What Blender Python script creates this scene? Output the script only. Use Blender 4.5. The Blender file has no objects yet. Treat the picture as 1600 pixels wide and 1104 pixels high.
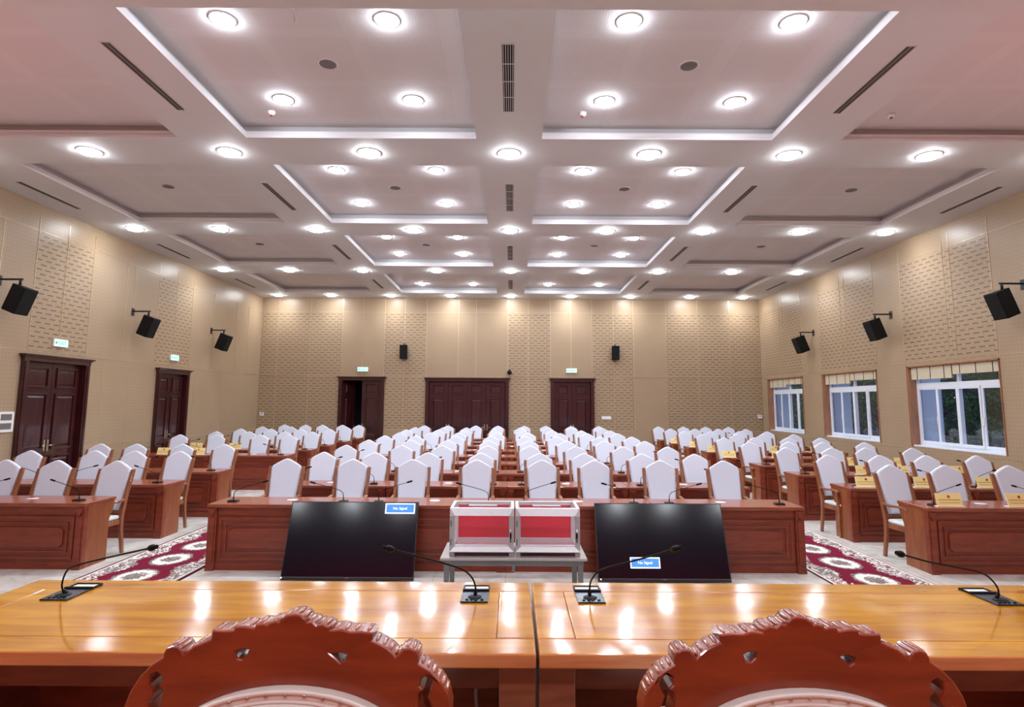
import bpy, bmesh, math, random
from mathutils import Vector, Matrix
random.seed(7)
SC = bpy.context.scene
COL = SC.collection
PI = math.pi
# ------------------------------------------------------------------ camera
cd = bpy.data.cameras.new('camera'); cam = bpy.data.objects.new('camera', cd); COL.objects.link(cam)
cd.sensor_width = 36; cd.lens = 21.375; cd.shift_y = -0.025; cd.clip_start = .05; cd.clip_end = 200
r_ = Vector((0.99998589, -0.00019779, 0.00530850)); u_ = Vector((-0.00529318, -0.12154646, 0.99257163)); f_ = Vector((-0.00044891, 0.99258572, 0.12154580))
m = Matrix((r_, u_, -f_)).transposed().to_4x4(); m.translation = Vector((0.0607, 0, 1.95)); cam.matrix_world = m
SC.camera = cam
SC.view_settings.view_transform = 'Standard'; SC.view_settings.look = 'None'; SC.view_settings.gamma = 1
SC.view_settings.use_curve_mapping = False
SC.view_settings.exposure = 0.31
# ------------------------------------------------------------------ world (dusk outside the windows)
w = bpy.data.worlds.new('world'); SC.world = w; w.use_nodes = True
w.node_tree.nodes['Background'].inputs[0].default_value = (.30, .42, .72, 1); w.node_tree.nodes['Background'].inputs[1].default_value = 1.1
BEAM_W, COFFER_W, STAGE_W, WASH_W, PAR_W = 46, 17, 70, 60, 135       # watts per lamp kind; stage, wash and par lamps are added
LIGHT_COL = (.86, .92, 1.0)
# ------------------------------------------------------------------ room measures
XW, YB, ZC = 8.96, 21.72, 5.66
YF = -3.6
# ------------------------------------------------------------------ materials
def newmat(name):
    m = bpy.data.materials.new(name); m.use_nodes = True
    nt = m.node_tree; return m, nt, nt.nodes['Principled BSDF']
def N(nt, t, **k):
    n = nt.nodes.new(t)
    for a, b in k.items():
        if a.startswith('i_'): n.inputs[int(a[2:])].default_value = b
        else: setattr(n, a, b)
    return n
def L(nt, a, b): nt.links.new(a, b)
def math_(nt, op, a, b=None, c=None):
    n = N(nt, 'ShaderNodeMath', operation=op)
    for i, v in enumerate((a, b, c)):
        if v is None: continue
        if isinstance(v, (int, float)): n.inputs[i].default_value = v
        else: L(nt, v, n.inputs[i])
    return n.outputs[0]
def mixc(nt, fac, a, b):
    n = N(nt, 'ShaderNodeMix', data_type='RGBA')
    if isinstance(fac, (int, float)): n.inputs[0].default_value = fac
    else: L(nt, fac, n.inputs[0])
    for i, v in ((6, a), (7, b)):
        if isinstance(v, tuple): n.inputs[i].default_value = v if len(v) == 4 else v + (1,)
        else: L(nt, v, n.inputs[i])
    return n.outputs[2]
def simple(name, c, rough=.5, metal=0, var=.08, scale=30, spec=.5, coat=0, bump=0):
    m, nt, b = newmat(name)
    tc = N(nt, 'ShaderNodeTexCoord'); no = N(nt, 'ShaderNodeTexNoise'); no.inputs['Scale'].default_value = scale
    L(nt, tc.outputs['Object'], no.inputs['Vector'])
    d = tuple(x * (1 - var) for x in c); e = tuple(min(1, x * (1 + var)) for x in c)
    L(nt, mixc(nt, no.outputs[0], d, e), b.inputs['Base Color'])
    b.inputs['Roughness'].default_value = rough; b.inputs['Metallic'].default_value = metal
    b.inputs['Specular IOR Level'].default_value = spec; b.inputs['Coat Weight'].default_value = coat; b.inputs['Coat Roughness'].default_value = .08
    if bump:
        bp = N(nt, 'ShaderNodeBump'); bp.inputs['Strength'].default_value = bump; bp.inputs['Distance'].default_value = .01
        L(nt, no.outputs[0], bp.inputs['Height']); L(nt, bp.outputs[0], b.inputs['Normal'])
    return m
def wood(name, c1, c2, rough=.3, scale=(1.5, 14, 14), coat=.4, bump=0, spec=.5):
    m, nt, b = newmat(name)
    tc = N(nt, 'ShaderNodeTexCoord'); mp = N(nt, 'ShaderNodeMapping'); mp.inputs['Scale'].default_value = scale
    L(nt, tc.outputs['Object'], mp.inputs[0])
    no = N(nt, 'ShaderNodeTexNoise'); no.inputs['Scale'].default_value = 1.6; no.inputs['Detail'].default_value = 6; no.inputs['Distortion'].default_value = .6
    L(nt, mp.outputs[0], no.inputs['Vector'])
    cr = N(nt, 'ShaderNodeValToRGB'); cr.color_ramp.elements[0].position = .3; cr.color_ramp.elements[1].position = .68
    cr.color_ramp.elements[0].color = c1 + (1,); cr.color_ramp.elements[1].color = c2 + (1,)
    L(nt, no.outputs[0], cr.inputs[0]); L(nt, cr.outputs[0], b.inputs['Base Color'])
    b.inputs['Roughness'].default_value = rough; b.inputs['Coat Weight'].default_value = coat; b.inputs['Coat Roughness'].default_value = .05
    b.inputs['Specular IOR Level'].default_value = spec
    if bump:
        n2 = N(nt, 'ShaderNodeTexNoise'); n2.inputs['Scale'].default_value = 3.4; n2.inputs['Detail'].default_value = 1.4; n2.inputs['Roughness'].default_value = .3
        L(nt, tc.outputs['Object'], n2.inputs['Vector'])
        bp = N(nt, 'ShaderNodeBump'); bp.inputs['Strength'].default_value = bump; bp.inputs['Distance'].default_value = .02
        L(nt, n2.outputs[0], bp.inputs['Height']); L(nt, bp.outputs[0], b.inputs['Normal']); L(nt, bp.outputs[0], b.inputs['Coat Normal'])
    return m
def emis(name, c, s):
    m, nt, b = newmat(name); b.inputs['Base Color'].default_value = c + (1,); b.inputs['Emission Color'].default_value = c + (1,)
    b.inputs['Emission Strength'].default_value = s; return m
def wallmat(name, axis, slots):
    m, nt, b = newmat(name)
    g = N(nt, 'ShaderNodeNewGeometry'); sx = N(nt, 'ShaderNodeSeparateXYZ'); L(nt, g.outputs['Position'], sx.inputs[0])
    u = sx.outputs[axis]; z = sx.outputs[2]
    no = N(nt, 'ShaderNodeTexNoise'); no.inputs['Scale'].default_value = 1.2; L(nt, g.outputs['Position'], no.inputs['Vector'])
    base = mixc(nt, no.outputs[0], (.37, .262, .165), (.43, .31, .20))
    # fine perforation grid
    gu = math_(nt, 'LESS_THAN', math_(nt, 'FRACT', math_(nt, 'MULTIPLY', u, 1/.075)), .16)
    gz = math_(nt, 'LESS_THAN', math_(nt, 'FRACT', math_(nt, 'MULTIPLY', z, 1/.075)), .16)
    gg = math_(nt, 'MULTIPLY', math_(nt, 'MAXIMUM', gu, gz), .32)
    col = mixc(nt, gg, base, (.27, .185, .11))
    if slots:
        zr = math_(nt, 'DIVIDE', z, .092)
        off = math_(nt, 'MULTIPLY', math_(nt, 'MODULO', math_(nt, 'FLOOR', zr), 2.0), .5)
        uu = math_(nt, 'FRACT', math_(nt, 'ADD', math_(nt, 'ADD', math_(nt, 'DIVIDE', u, .235), off), 100.0))
        a = math_(nt, 'LESS_THAN', uu, .62); bz = math_(nt, 'LESS_THAN', math_(nt, 'FRACT', zr), .2)
        col = mixc(nt, math_(nt, 'MULTIPLY', a, bz), col, (.13, .075, .04))
    L(nt, col, b.inputs['Base Color']); b.inputs['Roughness'].default_value = .36; b.inputs['Specular IOR Level'].default_value = .4
    return m
def ceilpanel():
    m, nt, b = newmat('ceiling_panel')
    g = N(nt, 'ShaderNodeNewGeometry'); sx = N(nt, 'ShaderNodeSeparateXYZ'); L(nt, g.outputs['Position'], sx.inputs[0])
    x, y = sx.outputs[0], sx.outputs[1]
    a = math_(nt, 'LESS_THAN', math_(nt, 'FRACT', math_(nt, 'MULTIPLY', x, 1/.03)), .3)
    c = math_(nt, 'LESS_THAN', math_(nt, 'FRACT', math_(nt, 'MULTIPLY', math_(nt, 'ADD', x, 50.17), 1/1.03)), .17)
    d = math_(nt, 'LESS_THAN', math_(nt, 'FRACT', math_(nt, 'MULTIPLY', math_(nt, 'ADD', y, .17), 1/1.03)), .15)
    band = math_(nt, 'MAXIMUM', c, d)
    f = math_(nt, 'MULTIPLY', math_(nt, 'SUBTRACT', 1.0, band), math_(nt, 'MULTIPLY', a, .28))
    L(nt, mixc(nt, f, (.66, .62, .62), (.38, .34, .34)), b.inputs['Base Color']); b.inputs['Roughness'].default_value = .8
    return m
def marble():
    m, nt, b = newmat('marble_floor')
    g = N(nt, 'ShaderNodeNewGeometry'); n1 = N(nt, 'ShaderNodeTexNoise'); n1.inputs['Scale'].default_value = 2.5; n1.inputs['Detail'].default_value = 8; n1.inputs['Distortion'].default_value = 1.5
    L(nt, g.outputs['Position'], n1.inputs['Vector'])
    br = N(nt, 'ShaderNodeTexBrick'); br.offset = 0; br.inputs['Scale'].default_value = 1; br.inputs['Brick Width'].default_value = .8; br.inputs['Row Height'].default_value = .8
    br.inputs['Mortar Size'].default_value = .004; br.inputs['Color1'].default_value = (1, 1, 1, 1); br.inputs['Color2'].default_value = (1, 1, 1, 1); br.inputs['Mortar'].default_value = (.6, .56, .5, 1)
    L(nt, g.outputs['Position'], br.inputs['Vector'])
    cr = N(nt, 'ShaderNodeValToRGB'); cr.color_ramp.elements[0].position = .35; cr.color_ramp.elements[1].position = .65
    cr.color_ramp.elements[0].color = (.60, .57, .52, 1); cr.color_ramp.elements[1].color = (.80, .79, .75, 1)
    L(nt, n1.outputs[0], cr.inputs[0])
    mm = N(nt, 'ShaderNodeMix', data_type='RGBA', blend_type='MULTIPLY'); mm.inputs[0].default_value = 1
    L(nt, cr.outputs[0], mm.inputs[6]); L(nt, br.outputs[0], mm.inputs[7]); L(nt, mm.outputs[2], b.inputs['Base Color'])
    b.inputs['Roughness'].default_value = .22
    return m
def carpetmat():
    m, nt, b = newmat('runner_carpet')
    tc = N(nt, 'ShaderNodeTexCoord'); sx = N(nt, 'ShaderNodeSeparateXYZ'); L(nt, tc.outputs['Object'], sx.inputs[0])
    x, y = sx.outputs[0], sx.outputs[1]            # x -.56..+.56 across, y along
    n1 = N(nt, 'ShaderNodeTexNoise'); n1.inputs['Scale'].default_value = 26; n1.inputs['Detail'].default_value = 2
    L(nt, tc.outputs['Object'], n1.inputs['Vector'])
    n2 = N(nt, 'ShaderNodeTexNoise'); n2.inputs['Scale'].default_value = 34; n2.inputs['Detail'].default_value = 1; n2.inputs['Distortion'].default_value = 2
    L(nt, tc.outputs['Object'], n2.inputs['Vector'])
    wob = math_(nt, 'MULTIPLY', math_(nt, 'SUBTRACT', n1.outputs[0], .5), .42)
    yy = math_(nt, 'SUBTRACT', math_(nt, 'MULTIPLY', math_(nt, 'FRACT', math_(nt, 'DIVIDE', y, .74)), .74), .37)
    d = math_(nt, 'SQRT', math_(nt, 'ADD', math_(nt, 'POWER', math_(nt, 'DIVIDE', x, .20), 2.0), math_(nt, 'POWER', math_(nt, 'DIVIDE', yy, .27), 2.0)))
    dw = math_(nt, 'ADD', d, wob)
    crimson = (.17, .009, .03); white = (.80, .76, .72); dark = (.06, .045, .045); grey = (.30, .25, .23)
    inner = math_(nt, 'LESS_THAN', dw, .98)
    core = math_(nt, 'LESS_THAN', math_(nt, 'ADD', d, math_(nt, 'MULTIPLY', wob, 2.2)), .50)
    outline = math_(nt, 'MULTIPLY', math_(nt, 'GREATER_THAN', n2.outputs[0], .56), core)
    c = mixc(nt, inner, crimson, white); c = mixc(nt, math_(nt, 'LESS_THAN', math_(nt, 'ABSOLUTE', math_(nt, 'SUBTRACT', dw, 1.03)), .07), c, grey); c = mixc(nt, math_(nt, 'MULTIPLY', math_(nt, 'GREATER_THAN', n2.outputs[0], .55), math_(nt, 'LESS_THAN', math_(nt, 'ABSOLUTE', math_(nt, 'SUBTRACT', dw, 1.0)), .10)), c, dark)
    c = mixc(nt, core, c, grey); c = mixc(nt, outline, c, dark)
    ax = math_(nt, 'ABSOLUTE', x)
    # scrolling border: a wavy white band with dark leaves in it, bulging between medallions
    bul = math_(nt, 'MULTIPLY', math_(nt, 'COSINE', math_(nt, 'MULTIPLY', y, 2 * PI / .74)), .055)
    edge = math_(nt, 'ADD', math_(nt, 'ADD', .315, math_(nt, 'MULTIPLY', bul, -1.0)), math_(nt, 'MULTIPLY', wob, .35))
    band = math_(nt, 'GREATER_THAN', ax, edge)
    n3 = N(nt, 'ShaderNodeTexNoise'); n3.inputs['Scale'].default_value = 11; n3.inputs['Detail'].default_value = 1.5; n3.inputs['Distortion'].default_value = 1.2
    L(nt, tc.outputs['Object'], n3.inputs['Vector'])
    leaf = mixc(nt, math_(nt, 'GREATER_THAN', n3.outputs[0], .53), white, grey)
    leaf = mixc(nt, math_(nt, 'LESS_THAN', math_(nt, 'ABSOLUTE', math_(nt, 'SUBTRACT', n3.outputs[0], .54)), .022), leaf, dark)
    leaf = mixc(nt, math_(nt, 'LESS_THAN', n3.outputs[0], .40), leaf, crimson)
    c = mixc(nt, band, c, leaf)
    c = mixc(nt, math_(nt, 'GREATER_THAN', ax, .515), c, (.74, .70, .66)); c = mixc(nt, math_(nt, 'GREATER_THAN', ax, .545), c, (.10, .012, .025))
    L(nt, c, b.inputs['Base Color']); b.inputs['Roughness'].default_value = .95; b.inputs['Specular IOR Level'].default_value = .1
    return m
M = dict(
 paint=simple('ceiling_paint', (.62, .615, .62), .7, var=.02, scale=3),
 lip=simple('coffer_lip_paint', (.88, .86, .88), .6, var=.02, scale=3),
 ceilpanel=ceilpanel(), floor=marble(), carpet=carpetmat(),
 wall_bx=wallmat('wall_panel_x', 0, False), wall_bxs=wallmat('wall_panel_x_slotted', 0, True),
 wall_sy=wallmat('wall_panel_y', 1, False), wall_sys=wallmat('wall_panel_y_slotted', 1, True),
 gold=simple('champagne_trim', (.66, .50, .32), .3, .5),
 door=wood('door_wood', (.026, .005, .006), (.062, .011, .011), .3, (14, 14, 1.5), .5),
 desk=wood('desk_wood', (.160, .020, .007), (.24, .038, .013), .38, (2, 10, 10), .12),
 deskside=wood('desk_side_wood', (.19, .045, .012), (.31, .088, .024), .38, (8, 8, 1.6), .12),
 desktop=wood('desktop_wood', (.22, .042, .016), (.32, .078, .032), .26, (1.5, 10, 10), .25),
 podtop=wood('podium_top_wood', (.38, .128, .004), (.62, .275, .012), .13, (1.2, 9, 6), .55, .17, .45),
 podedge=wood('podium_edge_wood', (.52, .17, .060), (.70, .29, .11), .22, (1.5, 12, 20), .5),
 podbody=wood('podium_body_wood', (.17, .045, .020), (.28, .085, .040), .35, (2, 10, 10), .3),
 carved=wood('carved_rosewood', (.19, .026, .007), (.31, .052, .014), .26, (2.5, 10, 14), .3),
 carvedgloss=wood('polished_rosewood', (.24, .04, .012), (.36, .075, .022), .12, (4, 10, 14), 1.0),
 chairwood=wood('chair_wood', (.20, .060, .022), (.34, .12, .048), .36, (10, 10, 1.6), .3),
 fabric=simple('white_fabric', (.70, .74, .86), .85, var=.05, scale=60, spec=.2, bump=.15),
 seatfab=simple('seat_vinyl', (.78, .85, .83), .5, var=.03),
 cream=simple('cream_leather', (.80, .74, .68), .5, var=.03),
 stud=simple('brass_stud', (.62, .56, .46), .25, .9),
 bead=simple('white_bead', (.85, .78, .78), .4),
 black=simple('black_plastic', (.005, .005, .006), .5, spec=.15), blackm=simple('black_metal', (.02, .02, .024), .35, .5),
 screen=simple('tv_screen', (.003, .004, .010), .13, spec=.45, var=0), bezel=simple('tv_bezel', (.012, .012, .014), .3),
 plate=simple('blue_black_plate', (.035, .05, .08), .22, .5), steel=simple('grey_steel', (.16, .17, .18), .4, .4), tabletop=simple('grey_tabletop', (.42, .37, .36), .3, .3),
 alu=simple('anodised_aluminium', (.74, .75, .80), .35, .35), redreflect=simple('painted_red_reflection', (.62, .30, .34), .2), alushade=simple('shaded_aluminium', (.42, .43, .46), .4, .4), red=simple('red_sheet', (.80, .030, .085), .45),
 white=simple('white_plastic', (.85, .85, .87), .4), whitef=simple('white_window_frame', (.80, .85, .95), .35),
 grille=simple('dark_grille', (.012, .012, .012), .6, spec=.15), greyslot=simple('grey_slot', (.16, .135, .13), .6),
 jamb=wood('window_jamb', (.28, .115, .055), (.40, .18, .09), .4, (8, 8, 1.5), .2),
 blind=simple('cream_blind', (.66, .58, .42), .8, var=.05, scale=8), tape=simple('dark_tape', (.03, .03, .025), .7),
 yellow=simple('yellow_card', (.95, .76, .32), .5, var=.02), redink=simple('red_print', (.45, .04, .02), .6), 
 inkgold=simple('brown_print', (.50, .20, .04), .6),
 stage=wood('stage_boards', (.22, .10, .05), (.36, .18, .09), .3), curtain=simple('red_curtain', (.55, .02, .03), .8, var=.1, scale=4),
 lenspink=emis('added_uplight_lens', (1, .35, .4), 8),
 lens=emis('downlight_lens', (.90, .95, 1.0), 95), lens2=emis('small_downlight_lens', (.82, .90, 1.0), 95),
 exitg=emis('exit_sign_face', (.50, .95, .82), .75), exitw=simple('exit_sign_letters', (.01, .28, .19), .5),
 badge=emis('on_screen_badge', (.05, .19, .58), .9), badgew=emis('on_screen_badge_white', (.75, .85, 1.0), 1.2),
 led=emis('status_light', (.6, .75, 1.0), 6), leaf=simple('leaf_green', (.08, .20, .07), .6, var=.5, scale=3), bark=simple('bark', (.05, .035, .025), .9),
 extwall=simple('exterior_blue_wall', (.72, .82, .95), .8), ground=simple('asphalt', (.04, .045, .045), .9), lamp=emis('street_lamp_globe', (1, .95, .85), 12),
 chrome=simple('chrome', (.8, .8, .82), .15, 1), cable=simple('grey_cable', (.45, .43, .42), .5),
 darkback=simple('dark_backdrop', (.018, .02, .024), .9),
)
gm, gnt, gb = newmat('window_glass'); gb.inputs['Base Color'].default_value = (1, 1, 1, 1); gb.inputs['Roughness'].default_value = 0
gnt.nodes.remove(gb); tr = N(gnt, 'ShaderNodeBsdfTransparent'); gl = N(gnt, 'ShaderNodeBsdfGlossy'); gl.inputs['Roughness'].default_value = .02
mx = N(gnt, 'ShaderNodeMixShader'); mx.inputs[0].default_value = .07; L(gnt, tr.outputs[0], mx.inputs[1]); L(gnt, gl.outputs[0], mx.inputs[2]); L(gnt, mx.outputs[0], gnt.nodes['Material Output'].inputs[0])
M['glass'] = gm
# ------------------------------------------------------------------ mesh helpers
class MB:
    def __init__(s): s.v = []; s.f = []; s.m = []; s.sm = []
    def quad(s, pts, mi=0, smooth=False):
        n = len(s.v); s.v += [tuple(p) for p in pts]; s.f.append(list(range(n, n + len(pts)))); s.m.append(mi); s.sm.append(smooth)
    def box(s, x0, x1, y0, y1, z0, z1, mi=0):
        n = len(s.v); s.v += [(x, y, z) for z in (z0, z1) for y in (y0, y1) for x in (x0, x1)]
        for f in ((0, 2, 3, 1), (4, 5, 7, 6), (0, 1, 5, 4), (2, 6, 7, 3), (0, 4, 6, 2), (1, 3, 7, 5)):
            s.f.append([n + i for i in f]); s.m.append(mi); s.sm.append(False)
        return s
    def loft(s, rings, mi=0, smooth=False, cap=True):
        """rings: lists of points (same count)"""
        n = len(s.v); k = len(rings[0])
        for r in rings: s.v += [tuple(p) for p in r]
        for i in range(len(rings) - 1):
            for j in range(k):
                a, b = n + i * k + j, n + i * k + (j + 1) % k
                s.f.append([a, b, b + k, a + k]); s.m.append(mi); s.sm.append(smooth)
        if cap:
            s.f.append([n + j for j in range(k)][::-1]); s.m.append(mi); s.sm.append(False)
            e = n + (len(rings) - 1) * k; s.f.append([e + j for j in range(k)]); s.m.append(mi); s.sm.append(False)
        return s
    def bar(s, secs, mi=0):
        """secs: (x, y, z, half_x, half_y) rectangular sections stacked in z"""
        return s.loft([[(x - a, y - b, z), (x + a, y - b, z), (x + a, y + b, z), (x - a, y + b, z)] for x, y, z, a, b in secs], mi)
    def tube(s, pts, r, seg=8, mi=0, cap=True):
        P = [Vector(p) for p in pts]; rings = []
        rs = r if isinstance(r, (list, tuple)) else [r] * len(P)
        up = Vector((0, 0, 1)); prev = None
        for i, p in enumerate(P):
            t = (P[min(i + 1, len(P) - 1)] - P[max(i - 1, 0)]).normalized()
            if prev is None:
                a = t.cross(up) if abs(t.z) < .95 else t.cross(Vector((1, 0, 0)))
            else: a = prev - t * prev.dot(t)
            a.normalize(); b = t.cross(a); prev = a
            rings.append([p + (a * math.cos(2 * PI * j / seg) + b * math.sin(2 * PI * j / seg)) * rs[i] for j in range(seg)])
        return s.loft(rings, mi, True, cap)
    def disc(s, c, r, seg=20, mi=0, n=(0, 0, -1)):
        c = Vector(c); q = Vector(n).to_track_quat('Z', 'Y')
        s.quad([c + q @ Vector((r * math.cos(2 * PI * j / seg), r * math.sin(2 * PI * j / seg), 0)) for j in range(seg)], mi)
        return s
    def lathe(s, prof, seg=20, c=(0, 0, 0), mi=0):
        return s.loft([[(c[0] + r * math.cos(2 * PI * j / seg), c[1] + r * math.sin(2 * PI * j / seg), c[2] + z) for j in range(seg)] for r, z in prof], mi, True, True)
    def ball(s, c, r, mi=0, seg=8, rg=5):
        return s.loft([[(c[0] + r * math.sin(PI * i / rg) * math.cos(2 * PI * j / seg) if 0 < i < rg else c[0] + 1e-4 * math.cos(2 * PI * j / seg),
                         c[1] + r * math.sin(PI * i / rg) * math.sin(2 * PI * j / seg) if 0 < i < rg else c[1] + 1e-4 * math.sin(2 * PI * j / seg),
                         c[2] - r * math.cos(PI * i / rg)) for j in range(seg)] for i in range(rg + 1)], mi, True)
    def add(s, me, mi=0, mat=None, smooth=None):
        n = len(s.v)
        for v in me.vertices: s.v.append(tuple(mat @ v.co if mat else v.co))
        for p in me.polygons: s.f.append([n + i for i in p.vertices]); s.m.append(mi); s.sm.append(p.use_smooth if smooth is None else smooth)
        return s
    def mesh(s, name, mats):
        me = bpy.data.meshes.new(name); me.from_pydata(s.v, [], s.f)
        for mm in (mats if isinstance(mats, (list, tuple)) else [mats]): me.materials.append(mm)
        me.polygons.foreach_set('material_index', s.m); me.polygons.foreach_set('use_smooth', s.sm)
        me.update(); return me
    def obj(s, name, mats, parent=None, bevel=0, loc=None):
        o = bpy.data.objects.new(name, s.mesh(name, mats)); COL.objects.link(o)
        if parent: o.parent = parent
        if loc: o.location = loc
        if bevel:
            b = o.modifiers.new('bevel', 'BEVEL'); b.width = bevel; b.segments = 2; b.limit_method = 'ANGLE'
        return o
def curve_mesh(splines, ext, bev=0, res=2):
    """closed outlines in XZ, extruded along Y (half thickness ext); holes are further outlines inside"""
    cu = bpy.data.curves.new('outline', 'CURVE'); cu.dimensions = '2D'; cu.fill_mode = 'BOTH'
    cu.extrude = ext; cu.bevel_depth = bev; cu.bevel_resolution = res; cu.offset = -bev
    for pts in splines:
        sp = cu.splines.new('POLY'); sp.points.add(len(pts) - 1)
        for p, q in zip(sp.points, pts): p.co = (q[0], q[1], 0, 1)
        sp.use_cyclic_u = True
    o = bpy.data.objects.new('outline', cu); COL.objects.link(o); bpy.context.view_layer.update()
    me = bpy.data.meshes.new_from_object(o.evaluated_get(bpy.context.evaluated_depsgraph_get()))
    bpy.data.objects.remove(o); bpy.data.curves.remove(cu)
    me.transform(Matrix.Rotation(PI / 2, 4, 'X'))
    for p in me.polygons: p.use_smooth = False
    return me
def text_mesh(txt, size, ext=.001):
    cu = bpy.data.curves.new('t', 'FONT'); cu.body = txt; cu.size = size; cu.extrude = ext; cu.align_x = 'CENTER'; cu.align_y = 'CENTER'; cu.resolution_u = 2
    o = bpy.data.objects.new('t', cu); COL.objects.link(o); bpy.context.view_layer.update()
    me = bpy.data.meshes.new_from_object(o.evaluated_get(bpy.context.evaluated_depsgraph_get()))
    bpy.data.objects.remove(o); bpy.data.curves.remove(cu)
    me.transform(Matrix.Rotation(PI / 2, 4, 'X')); return me
def from_mesh(name, me, mat, parent=None, xf=None):
    me = me.copy(); me.name = name; me.materials.clear(); me.materials.append(mat)
    if xf: me.transform(xf)
    o = bpy.data.objects.new(name, me); COL.objects.link(o)
    if parent: o.parent = parent
    return o
def thing(name, label, cat, loc=(0, 0, 0), rz=0, group=None):
    o = bpy.data.objects.new(name, None); COL.objects.link(o); o.location = loc; o.rotation_euler = (0, 0, rz); o.empty_display_size = .1
    o['label'] = label; o['category'] = cat
    if group: o['group'] = group
    return o
def tag(o, label, cat, group=None):
    o['label'] = label; o['category'] = cat
    if group: o['group'] = group
    return o
def struct(o): o['kind'] = 'structure'; return o
def dup(root, loc, rz=0, label=None, group=None):
    r = root.copy(); COL.objects.link(r); r.location = loc; r.rotation_euler = (0, 0, rz)
    if label: r['label'] = label
    if group: r['group'] = group
    for ch in root.children:
        c = ch.copy(); COL.objects.link(c); c.parent = r
        for g in ch.children:
            d = g.copy(); COL.objects.link(d); d.parent = c
    return r
def arc(cx, cz, rx, rz, a0, a1, n): return [(cx + rx * math.cos(a0 + (a1 - a0) * i / n), cz + rz * math.sin(a0 + (a1 - a0) * i / n)) for i in range(n + 1)]
ORD = ['first', 'second', 'third', 'fourth', 'fifth', 'sixth', 'seventh', 'eighth', 'ninth', 'tenth']
ROWN = ['front row', 'second row', 'third row', 'fourth row', 'fifth row', 'sixth row', 'seventh row', 'eighth row', 'rearmost row']
# ------------------------------------------------------------------ floor, stage
struct(MB().box(-XW, XW, YF, YB, -.1, 0).obj('floor', M['floor']))
struct(MB().box(-6.5, 6.5, YF, 4.1, 0.0, .38).obj('trim_1', M['stage']))
# ------------------------------------------------------------------ ceiling with coffers
CX = [(-7.76, -4.70), (-3.73, -.465), (.465, 3.73), (4.70, 7.76)]
CY = [(5.12, 8.24), (9.23, 12.38), (13.33, 16.40), (17.49, 20.56)]
cb = MB()
xs = [-XW] + [v for c in CX for v in c] + [XW]; ys = [YF] + [v for c in CY for v in c] + [YB]
def inside(v, R): return any(a < v < b for a, b in R)
for i in range(len(xs) - 1):
    for j in range(len(ys) - 1):
        x, y = (xs[i] + xs[i + 1]) / 2, (ys[j] + ys[j + 1]) / 2
        if not (inside(x, CX) and inside(y, CY)):
            cb.quad([(xs[i], ys[j], ZC), (xs[i], ys[j + 1], ZC), (xs[i + 1], ys[j + 1], ZC), (xs[i + 1], ys[j], ZC)], 0)
LH, LD, ZP = .105, .10, ZC + .207
for a, b in CX:
    for c, d in CY:
        R0 = [(a, c), (b, c), (b, d), (a, d)]
        q = .018; R1 = [(a + 0, c + 0), (b - 0, c + 0), (b - 0, d - 0), (a + 0, d - 0)]
        rr = [[(x, y, ZC) for x, y in R0]]
        # stepped lip profile then the shadow gap above it
        def ring(off, z): return [(a + off, c + off, z), (b - off, c + off, z), (b - off, d - off, z), (a + off, d - off, z)]
        prof = [(0, ZC, 1), (0, ZC + .035, 1), (.02, ZC + .05, 1), (.02, ZC + LH, 1), (-LD, ZC + LH, 0), (-LD, ZP, 0)]
        for (o0, z0, _), (o1, z1, mi) in zip(prof[:-1], prof[1:]):
            A, B_ = ring(-o0 if o0 > 0 else o0, z0), ring(-o1 if o1 > 0 else o1, z1)
            for k in range(4): cb.quad([A[k], A[(k + 1) % 4], B_[(k + 1) % 4], B_[k]], mi)
        P = ring(-LD, ZP); cb.quad([P[0], P[3], P[2], P[1]], 2)
cb.box(-XW, XW, YF, YB, ZP + .02, ZP + .12, 0)
struct(cb.obj('ceiling', [M['paint'], M['lip'], M['ceilpanel']]))
struct(MB().box(-XW, XW, 3.55, 4.78, 5.25, ZC).obj('trim_2', M['paint']))
# ------------------------------------------------------------------ walls
WT = .26
def wall(name, fixed, axis, us, zs, pick, mats, flip):
    """cells of a wall plane; pick(u,z) -> material index or None for an opening; solidified outwards"""
    b = MB()
    for i in range(len(us) - 1):
        for j in range(len(zs) - 1):
            k = pick((us[i] + us[i + 1]) / 2, (zs[j] + zs[j + 1]) / 2)
            if k is None: continue
            c = [(us[i], zs[j]), (us[i + 1], zs[j]), (us[i + 1], zs[j + 1]), (us[i], zs[j + 1])]
            P = [(fixed, u, z) if axis == 1 else (u, fixed, z) for u, z in c]
            if flip: P.reverse()
            b.quad(P, k)
    o = b.obj(name, mats)
    bm = bmesh.new(); bm.from_mesh(o.data); bmesh.ops.remove_doubles(bm, verts=bm.verts, dist=1e-4); bm.to_mesh(o.data); bm.free()
    s = o.modifiers.new('solid', 'SOLIDIFY'); s.thickness = WT; s.offset = -1
    return struct(o)
Z1, Z2, Z3 = .98, 2.86, 5.16
# back wall
BD = [(-6.0, -4.56, 2.75), (-2.92, -.14, 2.73), (1.52, 2.89, 2.73)]          # door openings x0,x1,top
BXS = [-8.96, -8.35, -7.19, -6.04, -5.30, -4.52, -3.80, -3.02, -1.87, -1.24, -.09, .63, 1.43, 2.17, 2.93, 3.69, 4.41, 5.59, 6.72, 7.87, 8.96]
SLB = [(-8.96, -6.04), (-4.52, -3.02), (-.09, 1.43), (2.93, 4.41), (5.59, 8.96)]
us = sorted(set([-XW] + BXS + [v for d in BD for v in d[:2]]))
def pickb(u, z):
    for a, b, t in BD:
        if a < u < b and z < t: return None
    return 1 if (Z1 < z < Z3 and inside(u, SLB)) else 0
wall('wall_back', YB, 0, us, [0, Z1, 2.73, 2.75, Z2, Z3, ZC], pickb, [M['wall_bx'], M['wall_bxs']], False)
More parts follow.
